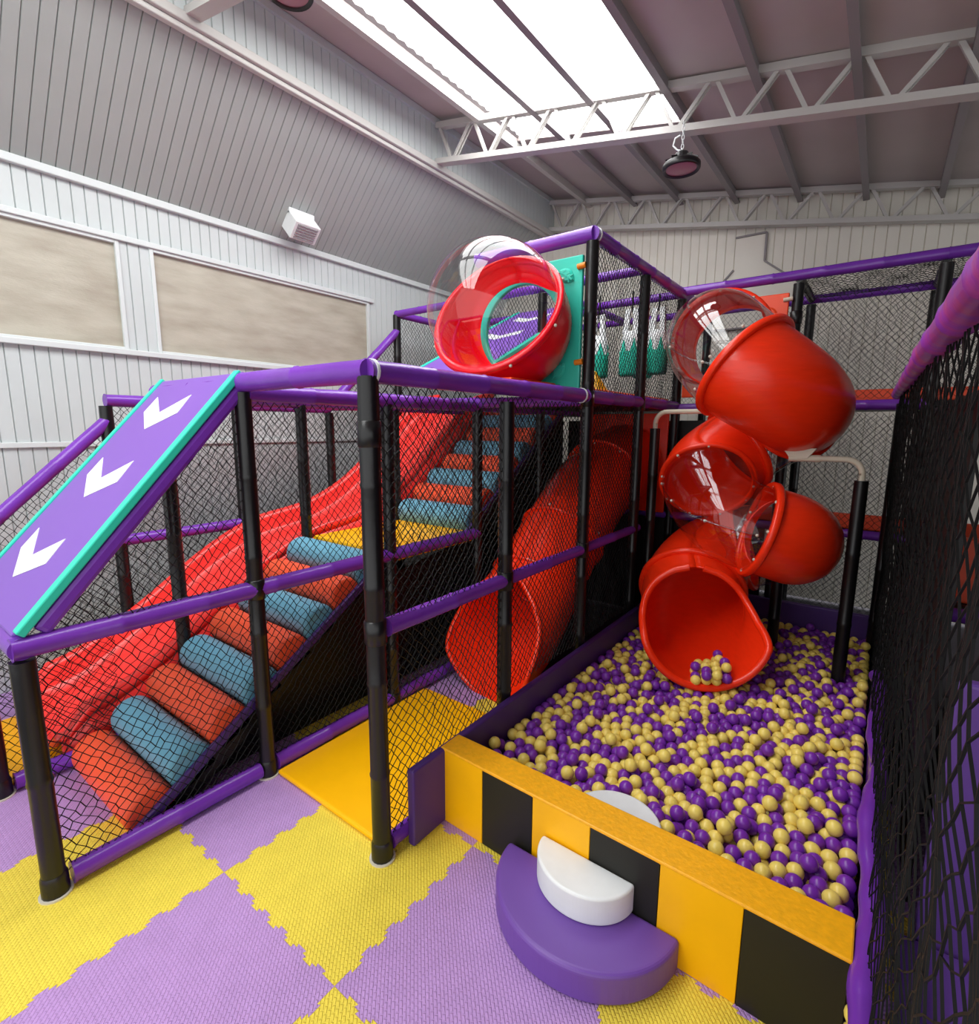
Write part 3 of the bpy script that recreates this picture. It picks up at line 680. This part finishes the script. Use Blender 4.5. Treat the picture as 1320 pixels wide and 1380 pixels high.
def holed_panel(xa, xb, za, zb, y, cx, cz, rad, th=.035, n=48):
    mb = MB(); sq = []; ci = []
    for k in range(n):
        a = 2*PI*k/n; c, s_ = math.cos(a), math.sin(a)
        f = min(((xb-cx)/c if c > 1e-6 else 1e9), ((xa-cx)/c if c < -1e-6 else 1e9), ((zb-cz)/s_ if s_ > 1e-6 else 1e9), ((za-cz)/s_ if s_ < -1e-6 else 1e9))
        sq.append((cx+c*f, cz+s_*f)); ci.append((cx+c*rad, cz+s_*rad))
    # snap nearest samples to the corners
    for X_, Z_ in ((xa,za),(xa,zb),(xb,za),(xb,zb)):
        j = min(range(n), key=lambda k: (sq[k][0]-X_)**2+(sq[k][1]-Z_)**2); sq[j] = (X_, Z_)
    vs = [(p[0], y+d, p[1]) for d in (0, th) for L in (sq, ci) for p in L]
    fs = []
    for k in range(n):
        q = (k+1) % n
        fs += [(k, q, n+q, n+k), (2*n+k, 3*n+k, 3*n+q, 2*n+q), (k, 2*n+k, 2*n+q, q), (n+k, n+q, 3*n+q, 3*n+k)]
    return mb.add(vs, fs)
# ---- observation bubble
BX, BZ, BR = -2.235, 2.71, .445
t = thing('observation_bubble', 'red tube with clear dome bulging from the teal panel', 'bubble window', (BX, 3.38, 2.3))
pan_ = part(holed_panel(X1+.01, X0-.06, 2.27, 3.16, 3.36, BX, BZ, .325), 'panel', M['tealplastic'], t, bevel=.008, label='teal moulded panel')
for c_, ux_, uz_ in (((-1.86, 3.355, 3.04), (.75, 0, -.5), (.5, 0, .75)), ((-1.90, 3.355, 2.40), (.6, 0, .7), (-.7, 0, .6))):
    lf = MB(); leaf(lf, c_, ux_, uz_, (0, -1, 0), .16); part(lf, 'leaf_relief', M['tealplastic'], pan_)
sw = Sweep([(BX, 3.36, BZ, .337), (BX+.012, 3.30, BZ-.005, .40), (BX+.035, 3.18, BZ-.005, .44), (BX+.055, 3.06, BZ+.005, .448), (BX+.065, 2.985, BZ+.03, .445), (BX+.07, 2.945, BZ+.051, .445)], 60)
solid(part(sw.shell(0, 5, 56), 'tube_section', M['redtube'], t, label='red tube section'))
flg_ = part(sw.ring(4.6, .035, .05), 'flange', M['redtube'], t)
mb = MB(); n = 56; prof = [(BR*1.0*math.cos(a), BR*(.06*min(1, a*4)+1.0*math.sin(a))) for a in np.linspace(0, PI/2, 24)]
vs = [tuple(sw.P[-1] + r*(math.cos(2*PI*k/n)*sw.S[-1]+math.sin(2*PI*k/n)*sw.U[-1]) + sw.T[-1]*h) for r, h in prof for k in range(n)]
mb.add(vs, [(i*n+k, i*n+(k+1)%n, (i+1)*n+(k+1)%n, (i+1)*n+k) for i in range(len(prof)-1) for k in range(n)], smooth=True)
part(mb, 'dome', M['clear'], t, label='clear plastic dome', weld=True)
part(sw.ring(4.95, .035, .012), 'dome_rim', M['clear'], t)
for b in sw.bolts(4.6, 8, .036): part(b, 'bolt', M['bolt'], flg_)
for z in (3.08, 2.45): part(MB().tube([(X0-.09, 3.35, z), (X0-.03, 3.35, z+.005)], .02, 8), 'clip', M['orangeclip'], pan_, label='orange clip')
# ---- tube slide under the deck
TXs = -2.17
def op1(t): return PI if t < 4.0 else PI - (t-4.0)/2.0*(PI-1.15)*1.0
sw = Sweep([(TXs, 5.30, 1.64, .40), (TXs, 4.75, 1.52, .37), (TXs, 4.15, 1.18, .36), (TXs, 3.72, .86, .36), (TXs, 3.42, .62, .37), (TXs, 3.12, .46, .40), (TXs-.03, 2.86, .43, .44)], 140, op1)
t = thing('tube_slide', 'red enclosed tube slide coming down under the deck to a scooped mouth', 'slide', (TXs, 3.1, 0))
for a, b in ((0, 1.0), (1.0, 2.4), (2.4, 3.6)): solid(part(sw.shell(a, b, 44), 'tube_section', M['red'], t))
solid(part(sw.shell(3.6, 6, 44), 'exit_mouth', M['red'], t))
part(rim(sw, 4.0, 6, .02), 'mouth_rim', M['red'], t)
for q in (1.0, 2.4, 3.6):
    part(sw.ring(q, .03, .03), 'flange', M['red'], t)
for q in (1.05, 2.35): 
    for b in sw.bolts(q, 9, .002): part(b, 'bolt', M['bolt'], t)
i0, i1 = sw.idx(1.25), sw.idx(2.15); mb = MB(); al = np.linspace(PI*.72, PI*1.12, 12); vs = [sw.pt(i, a, .006+.05*math.sin(PI*(i-i0)/(i1-i0))*math.sin(PI*(a-al[0])/(al[-1]-al[0]))) for i in range(i0, i1+1) for a in al]
mb.add(vs, [(i*12+k, i*12+k+1, (i+1)*12+k+1, (i+1)*12+k) for i in range(i1-i0) for k in range(11)], smooth=True); part(mb, 'skylight_window', M['clear'], t, label='clear bubble window')
part(MB().box((X1+.05, 5.30, ZM+.02), (X0-.05, 5.335, ZT-.05)), 'entry_panel', M['red'], t, bevel=.006)
# ---- spiral slide
def op2(t):
    k = [(0, PI), (12.85, PI), (12.89, 2.75), (13.02, 2.35), (13.2, 1.95), (13.5, 1.6), (14, 1.25)]
    for (a, b), (c, d) in zip(k, k[1:]):
        if t <= c: return b+(d-b)*(t-a)/(c-a)
    return 1.25
cp = [(-1.16, 5.34, 2.74, .37), (-1.18, 4.80, 2.74, .375), (-1.09, 4.38, 2.66, .375), (-.82, 4.06, 2.42, .36), (-.53, 4.22, 2.20, .335), (-.54, 4.64, 2.11, .32),
      (-.85, 4.82, 1.92, .33), (-1.12, 4.50, 1.62, .345), (-.86, 4.12, 1.36, .32), (-.48, 4.28, 1.21, .32), (-.58, 4.72, 1.10, .33), (-1.02, 4.72, .93, .35), (-1.12, 4.32, .77, .37), (-1.01, 3.92, .62, .37), (-.82, 3.56, .68, .42)]
sw = Sweep(cp, 420, op2)
t = thing('spiral_slide', 'tall orange red spiral tube slide with clear sections ending in the ball pit', 'slide', (-.8, 4.45, .2))
pan_ = part(holed_panel(X0+.06, -.76, ZT+.10, 3.16, 5.30, -1.16, 2.72, .36), 'entry_panel', M['orangeplastic'], t, bevel=.008, label='orange entry panel')
lf = MB(); leaf(lf, (-.90, 5.295, 3.00), (.75, 0, -.5), (.5, 0, .75), (0, -1, 0), .18); part(lf, 'leaf_relief', M['orangeplastic'], pan_)
part(MB().tube([(-.80, 5.29, 3.10), (-.73, 5.29, 3.105)], .018, 8), 'clip', M['cream'], pan_, label='cream clip')
segs = [(0, .9, 'red'), (.9, 3.0, 'clear'), (3.0, 5.1, 'red'), (5.1, 6.3, 'clear'), (6.3, 7.15, 'red'), (7.15, 8.5, 'clear'), (8.5, 9.7, 'red'), (9.7, 10.6, 'clear'), (10.6, 14, 'red')]
for a, b, m in segs:
    if m == 'red':
        nm = 'exit_chute' if b == 14 else 'tube_section'
        solid(part(sw.shell(a, b, 48), nm, M['red'], t, label='red tube section' if nm == 'tube_section' else 'red open exit chute'), .014)
    else:
        cs_ = part(sw.shell(a, b, 48), 'clear_section', M['clear'], t, label='clear tube section')
        for an in (PI*.5, PI*1.5): part(sw.seam(an, a, b), 'seam_flange', M['clear'], cs_)
        for an in (PI*.5, PI*1.5):
            for q in np.linspace(a+.1, b-.1, 4): 
                c = sw.pt(sw.idx(q), an, .006); part(MB().tube([c, c+np.array([0, -.012, .006])], [.011, .007], 8), 'bolt', M['bolt'], cs_)
for q in (.9, 3.0, 6.3, 8.5, 12.3): part(sw.ring(q, .042, .05), 'flange', M['red'], t)
for q in (5.1, 7.15, 10.6): part(sw.ring(q, .03, .035), 'flange', M['red'], t)
for q in (.98, 2.94, 7.2, 8.45):
    for b in sw.bolts(q, 9, .004 if q > 7 else .012): part(b, 'bolt', M['bolt'], t)
part(rim(sw, 12.86, 14, .026), 'chute_rim', M['red'], t)
SPIRAL = sw
# support posts with cream bent pipes
def support(x, y, h, pipe, label, z0=.14):
    s = thing('slide_support', label, 'support post', (x, y, z0), 'support posts of the spiral slide')
    pts, rad = ridged((x, y, z0), (x, y, h), .042, .4); part(MB().tube(pts, rad, 14), 'foam_sleeve', M['black'], s)
    part(MB().tube(pipe, .02, 10), 'bent_pipe', M['cream'], s, label='cream painted bent pipe')
    return s
def bend(x, y, h, dx, dy, L, rb=.10):
    d = Vector((dx, dy, 0)).normalized(); p = [Vector((x, y, h-.05)), Vector((x, y, h+.04))]
    for a in np.linspace(0, PI/2, 8): p.append(Vector((x, y, h+.04)) + d*rb*(1-math.cos(a)) + Vector((0, 0, rb*math.sin(a))))
    p.append(p[-1]+d*(L-rb)); return p
s1 = support(-.08, 4.29, 1.66, bend(-.08, 4.29, 1.66, -1, -.12, .42), 'black post with cream bent pipe holding the top elbow, right of the spiral')
e = MB(); pe = bend(-.08, 4.29, 1.66, -1, -.12, .42)[-1]
part(MB().tube([pe+Vector((.17, .02, 0)), pe+Vector((-.02, -.002, 0))], .025, 10), 'pipe_sleeve', M['cream'], s1)
part(MB().prism([(-.56, 1.87), (-.35, 1.87), (-.40, 1.80), (-.51, 1.80)], 4.22, 4.27, 'y'), 'saddle_bracket', M['cream'], s1, bevel=.004)
support(-1.58, 4.50, 2.0, bend(-1.58, 4.50, 2.0, 1, -.1, .42), 'black post with cream bent pipe left of the spiral slide top', z0=.0)
support(-.56, 4.66, .80, [(-.56, 4.66, .74), (-.56, 4.66, .84), (-.54, 4.64, .88)], 'short black post under the lower elbow of the spiral')
# ---- open wave slide
P_ = crom([(4.95, 2.19), (4.55, 2.08), (4.05, 1.70), (3.5, 1.28), (3.0, 1.06), (2.45, .96), (2.0, .76), (1.5, .43), (1.1, .20), (.85, .13), (.72, .12)], 90)
xa, xb = -4.52, -3.70
t = thing('wave_slide', 'open red wavy slide descending beside the rollers to the left edge', 'slide', (-4.1, .8, 0))
prof = []
for s in np.linspace(0, 1, 25):
    x = xa+.07+(xb-xa-.14)*s; d = abs(s-.5)*2; prof.append((x, .0+.05*max(0, d-.7)**2/.09))
H_ = .21
sec = [(xa-.045, H_-.07), (xa-.05, H_-.015), (xa-.02, H_), (xa+.02, H_-.005), (xa+.035, H_-.04), (xa+.05, .07)] + [(x, z) for x, z in prof] + [(xb-.05, .07), (xb-.035, H_-.04), (xb-.02, H_-.005), (xb+.02, H_), (xb+.05, H_-.015), (xb+.045, H_-.07)]
mb = MB(); w = len(sec); vs = []
for i, (y, z) in enumerate(P_):
    f = min(1, max(.35, (len(P_)-1-i)/10)); vs += [(x, y, z+q*f) for x, q in sec]
mb.add(vs, [(i*w+k, i*w+k+1, (i+1)*w+k+1, (i+1)*w+k) for i in range(len(P_)-1) for k in range(w-1)], smooth=True)
solid(part(mb, 'slide_bed', M['redslide'], t), .014)
for x, nm in ((xb+.045, 'side_skirt'), (xa-.045, 'side_skirt')):
    mb = MB(); vs = []
    for i, (y, z) in enumerate(P_): 
        f = min(1, max(.35, (len(P_)-1-i)/10)); vs += [(x, y, z+(H_-.07)*f), (x, y, max(.0, z-.16))]
    mb.add(vs, [(2*i, 2*i+1, 2*i+3, 2*i+2) for i in range(len(P_)-1)], smooth=True); solid(part(mb, nm, M['redslide'], t), .012)
part(MB().tube([(xa-.03, .72, .2), (xa+.03, .71, .14)]+[(x, .70, .12) for x in np.linspace(xa+.1, xb-.1, 6)]+[(xb-.03, .71, .14), (xb+.03, .72, .2)], .025, 10), 'front_lip', M['redslide'], t)
# ------------------------------------------------------------------ hanging bags, wedge
def bag(x, y, z0, z1, label):
    t = thing('hanging_bag', label, 'punch bag', (x, y, z0), 'white and teal hanging bags')
    h = z1-z0; w = .105
    mb = MB(); n = 24; prof = [(.0, 0), (w*.9, .0), (w, .02), (w, h*.36), (w*.92, h*.5), (w*.70, h*.66), (.0, h*.67)]
    def rings(pr, z): 
        vs = [(x+r*math.cos(2*PI*k/n), y+r*math.sin(2*PI*k/n), z+q) for r, q in pr for k in range(n)]
        return MB().add(vs, [(i*n+k, i*n+(k+1)%n, (i+1)*n+(k+1)%n, (i+1)*n+k) for i in range(len(pr)-1) for k in range(n)], smooth=True)
    part(rings(prof[3:], z0), 'body', M['white'], t, label='white upper body')
    part(rings(prof[:4], z0), 'skirt', M['teal'], t, label='teal lower part')
    fl = MB()
    for k in range(6):                                               # teal flame tips on the white body
        a = 2*PI*k/6-.9; da = .34
        def pp(aa, q, r): return (x+r*math.cos(aa), y+r*math.sin(aa), z0+q)
        fl.add([pp(a-da, h*.355, w*1.012), pp(a, h*.35, w*1.03), pp(a+da, h*.355, w*1.012), pp(a, h*.56, w*.93)], [(0,1,3),(1,2,3)])
    part(fl, 'flame_tip', M['teal'], t, label='teal flame shaped tips')
    for sx in (-.045, .045): part(MB().bar((x+sx*1.2, y-.02, z0+h*.62), (x+sx*.8, y, z1), .05, .03, up=(0,1,0)), 'strap', M['white'], t)
    part(MB().tube([(x, y, z1-.03), (x, y, ZU)], .008, 6), 'cord', M['net'], t)
bag(-2.02, 4.95, 2.50, 3.12, 'white and teal hanging bag left of the middle upper post')
bag(-1.86, 5.22, 2.53, 3.16, 'white and teal hanging bag right of the middle upper post')
bag(-2.36, 4.95, 2.50, 3.10, 'white and teal hanging bag close behind the tall corner post')
bag(-2.20, 5.75, 2.55, 3.16, 'white and teal hanging bag farthest back between the other bags')
mb = MB().add([(-1.98, 3.75, 2.235), (-1.60-.16, 3.75, 2.235), (-1.76, 4.0, 2.235), (-1.98, 4.0, 2.235), (-1.87, 3.88, 2.46)], [(0,3,2,1),(0,1,4),(1,2,4),(2,3,4),(3,0,4)])
o = mb.build('soft_pyramid', M['yellowvinyl'], bevel=.01); recenter(o, (-1.87, 3.88, 2.235)); tag(o, 'small yellow soft pyramid on the upper deck behind the tall corner post', 'soft play shape')
# ------------------------------------------------------------------ ball pit
PX0, PX1, PY0, PY1 = -1.60, .10, 1.92, 5.28
t = thing('pit_wall', 'yellow and black striped padded wall along the front of the ball pit', 'padded wall', (-.77, 1.84, 0))
ya, yb = 1.78, 1.74                                                 # front face is very slightly skewed
def fy(x): return ya+(yb-ya)*(x+1.63)/1.72
mb = MB(); xs = (-1.63, .088)
vs = [(xs[0], fy(xs[0])+.004, 0), (xs[1], fy(xs[1])+.004, 0), (xs[1], 1.90, 0), (xs[0], 1.90, 0)]; vs += [(a, b, .39) for a, b, _ in vs]
mb.add(vs, [(3,2,1,0),(4,5,6,7),(0,1,5,4),(1,2,6,5),(2,3,7,6),(3,0,4,7)]); part(mb, 'foam_core', M['blackpanel'], t)
ex = [-1.63, -1.358, -1.073, -.791, -.502, -.212, .088]
for i in range(6):
    a, b = ex[i], ex[i+1]; mb = MB(); vs = []
    for x, dy in ((a+.0012, 0), (b-.0012, 0)): vs += [(x, fy(x)-.006, .0), (x, fy(x)-.006, .40), (x, fy(x)+.01, .40), (x, fy(x)+.01, 0)]
    mb.add(vs, [(0,1,2,3),(7,6,5,4),(0,4,5,1),(1,5,6,2),(2,6,7,3),(3,7,4,0)])
    part(mb, 'front_panel', M['blackpanel' if i % 2 else 'yellowvinyl'], t, bevel=.003, label=('black' if i % 2 else 'yellow')+' vinyl front panel')
mb = MB(); vs = [(xs[0], fy(xs[0])-.0065, .388), (xs[1]+.004, fy(xs[1])-.0065, .388), (xs[1]+.004, 1.915, .388), (xs[0], 1.915, .388)]; vs += [(a, b, .404) for a, b, _ in vs]
mb.add(vs, [(3,2,1,0),(4,5,6,7),(0,1,5,4),(1,2,6,5),(2,3,7,6),(3,0,4,7)]); part(mb, 'top_cover', M['yellowtop'], t, bevel=.006, label='crinkled yellow vinyl top')
pad('padded_wall', (-1.645, 1.55, 0), (-1.60, 5.30, .40), 'purplewall', 'dark purple padded wall along the left side of the ball pit', 'padded wall', bev=.012)
pad('padded_wall', (-1.60, 5.285, 0), (.10, 5.33, .44), 'purplewall', 'dark purple padded wall along the back of the ball pit', 'padded wall', bev=.012)
pad('pit_floor', (-1.6, 1.91, 0), (.10, 5.28, .12), 'pitbase', 'dark foam base under the balls', 'pit base', bev=.001)
# lumpy purple edging of the right side
t = thing('padded_edge', 'lumpy bright purple vinyl edging along the right side of the ball pit', 'padded edge', (.14, 3, 0))
pts = []; rad = []
for y in np.linspace(.95, 4.1, 90):
    s = (y*1.35) % 1; pts.append((.135+.012*math.sin(y*7)+.01*math.sin(y*2.3), y, .385+.018*math.sin(y*5+1))); rad.append(.030+.010*math.sin(PI*s)**.6+.003*math.sin(y*31))
part(MB().tube(pts, rad, 14), 'sleeve', M['purple'], t)
mb = MB(); 
part(MB().box((.115, .95, 0), (.16, 4.2, .36)), 'skirt', M['purple'], t, bevel=.01)
# half moon steps
def halfmoon(cx, cy, r, z0, z1, m, name, label, dirn=-1, sq=1.0):
    n = 48; poly = [(cx+r*math.cos(a), cy+dirn*r*sq*math.sin(a)) for a in np.linspace(0, PI, n)]
    o = MB().prism(poly, z0, z1, 'z').build(name, M[m], bevel=.018, seg=4)
    recenter(o, (cx, cy, z0)); return tag(o, label, 'step')
halfmoon(-.795, 1.748, .385, 0, .13, 'purplepad', 'half_moon_step', 'large purple half moon step on the floor against the striped wall', sq=.93)
halfmoon(-.800, 1.752, .208, .13, .25, 'white', 'half_moon_step', 'small white half moon step sitting on the purple one', sq=.9)
halfmoon(-.76, 1.925, .20, .12, .325, 'white', 'half_moon_step', 'white half moon step half sunk among the balls behind the striped wall', 1)
# balls
BRD = .034
def fill(N, iters=70):
    p = np.stack([rng.uniform(PX0+BRD, PX1-BRD, N), rng.uniform(PY0+BRD, PY1-BRD, N), rng.uniform(.17, .42, N)], -1)
    cell = 2*BRD*1.02
    for it in range(iters):
        p[:, 2] -= .006 if it < iters-12 else .001
        for sub in range(2):
            k = np.floor(p/cell).astype(int); key = {}
            kk = (k[:, 0]+500)*4000000+(k[:, 1]+500)*2000+(k[:, 2]+500)
            order = np.argsort(kk, kind='stable'); sk_ = kk[order]
            dp = np.zeros_like(p); cnt = np.zeros(N)
            for dx in (-1, 0, 1):
                for dy in (-1, 0, 1):
                    for dz in (-1, 0, 1):
                        q = kk + dx*4000000+dy*2000+dz
                        lo = np.searchsorted(sk_, q, 'left'); hi = np.searchsorted(sk_, q, 'right')
                        mx = int((hi-lo).max()) if N else 0
                        for m_ in range(mx):
                            ok = lo+m_ < hi; i = np.nonzero(ok)[0]; j = order[(lo+m_)[i]]
                            w = j > i; i = i[w]; j = j[w]
                            d = p[i]-p[j]; L = np.linalg.norm(d, axis=1)+1e-9; ov = 2*BRD-L; c = ov > 0; i, j, d, L, ov = i[c], j[c], d[c], L[c], ov[c]
                            if len(i):
                                u = d/L[:, None]*(ov*.5)[:, None]
                                np.add.at(dp, i, u); np.add.at(dp, j, -u); np.add.at(cnt, i, 1); np.add.at(cnt, j, 1)
            p += dp/np.maximum(1, cnt*.55)[:, None]
            p[:, 0] = np.clip(p[:, 0], PX0+BRD, PX1-BRD); p[:, 1] = np.clip(p[:, 1], PY0+BRD, PY1-BRD); p[:, 2] = np.maximum(p[:, 2], .12+BRD)
            for (ox, oy, orr) in ((-.08, 4.29, .043), (-.56, 4.66, .043)):
                d = p[:, :2]-np.array([ox, oy]); L = np.linalg.norm(d, axis=1); c = L < orr+BRD
                p[c, :2] += d[c]/(L[c, None]+1e-9)*(orr+BRD-L[c])[:, None]
            d = p[:, :2]-np.array([-.76, 1.92]); L = np.linalg.norm(d, axis=1); c = (L < .20+BRD) & (p[:, 2] < .325+BRD)
            p[c, :2] += d[c]/(L[c, None]+1e-9)*np.minimum(.02, (.20+BRD-L[c]))[:, None]
    return p
BALLS = fill(3500)
# take out the balls that stand inside the spiral's exit chute, pile a few on its floor instead
keep = np.ones(len(BALLS), bool)
for i in range(SPIRAL.idx(10.6), SPIRAL.n, 2):
    d = BALLS-SPIRAL.P[i]; al = d@SPIRAL.T[i]; rad_ = np.linalg.norm(d-al[:, None]*SPIRAL.T[i], axis=1)
    up_ = d@SPIRAL.U[i]
    keep &= ~((np.abs(al) < .05) & (rad_ < SPIRAL.r[i]+BRD+.012) & (up_ < .15))
BALLS = BALLS[keep]
pile = []
i = SPIRAL.n-1; r_ = 0
while r_ < 5 and i > SPIRAL.idx(11.9):
    for k_ in ((-1.5, -.5, .5, 1.5) if r_ < 3 else (-1, 0, 1) if r_ < 6 else (-.5, .5)):
        a = -.10-.05*r_+k_*2.05*BRD/(SPIRAL.r[i]-BRD); c = SPIRAL.pt(i, a, -BRD-.012)
        pile.append(c+rng.normal(0, .003, 3))
        if r_ < 6 and rng.random() < .35: pile.append(c+np.array([.01, -.03, .056]))
    j = i
    while j > 0 and np.linalg.norm(SPIRAL.pt(i, 0, 0)-SPIRAL.pt(j, 0, 0)) < 1.95*BRD: j -= 1
    i = j; r_ += 1
NP = len(pile)
extra = [(.118, 1.72, z) for z in (.034, .102, .17, .238, .306)]      # squeezed beside the wall end
BALLS = np.concatenate([BALLS, np.array(pile), np.array(extra)])
NB = len(BALLS); colour = rng.random(NB) < .5
# rank by how much of each ball the camera sees
px, py, dep = project(BALLS); sz = 698.27*BRD/dep
buf = np.full((1380, 1320), -1, int)
for i in np.argsort(-dep):
    x0, x1, y0, y1 = int(max(0, px[i]-sz[i])), int(min(1319, px[i]+sz[i])), int(max(0, py[i]-sz[i])), int(min(1379, py[i]+sz[i]))
    if x1 <= x0 or y1 <= y0: continue
    yy, xx = np.mgrid[y0:y1+1, x0:x1+1]; m_ = (xx-px[i])**2+(yy-py[i])**2 < sz[i]**2; buf[y0:y1+1, x0:x1+1][m_] = i
yy, xx = np.mgrid[0:1380, 0:1320]
buf[(yy > 985+.4876*(xx-632)) & (xx < 1152)] = -1; buf[(xx > 1178)] = -1
vis = np.bincount(buf[buf >= 0], minlength=NB)
if NP: vis[NB-NP-len(extra):NB-len(extra)] = 9999
def sphere(n=16, m=9):
    mb = MB(); vs = [(0, 0, BRD)]+[(BRD*math.sin(PI*j/m)*math.cos(2*PI*k/n), BRD*math.sin(PI*j/m)*math.sin(2*PI*k/n), BRD*math.cos(PI*j/m)) for j in range(1, m) for k in range(n)]+[(0, 0, -BRD)]
    fs = [(0, 1+k, 1+(k+1)%n) for k in range(n)]
    fs += [(1+j*n+k, 1+(j+1)*n+k, 1+(j+1)*n+(k+1)%n, 1+j*n+(k+1)%n) for j in range(m-2) for k in range(n)]
    fs += [(len(vs)-1, 1+(m-2)*n+(k+1)%n, 1+(m-2)*n+k) for k in range(n)]
    return mb.add(vs, fs, smooth=True)
for flag, nm, mm in ((True, 'purple', 'ppl'), (False, 'yellow', 'ypl')):
    ids = np.nonzero(colour == flag)[0]; ids = ids[np.argsort(-vis[ids])]
    first = sphere(20, 12).build(nm+'_ball', M[mm]); first.location = BALLS[ids[0]]
    tag(first, '%s plastic ball lying on top in the ball pit, among the nearer ones' % nm, 'ball', '%s balls on top of the ball pit' % nm)
    for q in ids[1:300]:
        o = first.copy(); o.location = BALLS[q]; COL.objects.link(o)
    mb = MB(); base = sphere(14, 8); B0 = np.array(base.v)
    rest = [q for q in ids[300:]]
    for q in rest: mb.add(B0+BALLS[q], base.f, 0, True)
    me = bpy.data.meshes.new(nm+'_balls'); me.from_pydata(mb.v, [], mb.f); me.materials.append(M[mm]); me.polygons.foreach_set('use_smooth', [True]*len(mb.f))
    o = bpy.data.objects.new(nm+'_balls', me); COL.objects.link(o)
    tag(o, 'mass of smaller looking and half buried %s balls filling the ball pit' % nm, 'balls', None, 'stuff')
# ------------------------------------------------------------------ light
w = bpy.data.worlds.new('world'); SC.world = w; w.use_nodes = True
bg = w.node_tree.nodes['Background']; bg.inputs['Color'].default_value = (.97, .985, 1, 1); bg.inputs['Strength'].default_value = 1.3
SC.cycles.max_bounces = 8; SC.cycles.transparent_max_bounces = 24; SC.cycles.use_denoising = True
SC.cycles.sample_clamp_indirect = 8
vs = SC.view_settings; vs.view_transform = 'Standard'; vs.look = 'None'; vs.gamma = 1; vs.exposure = .27; vs.use_curve_mapping = False
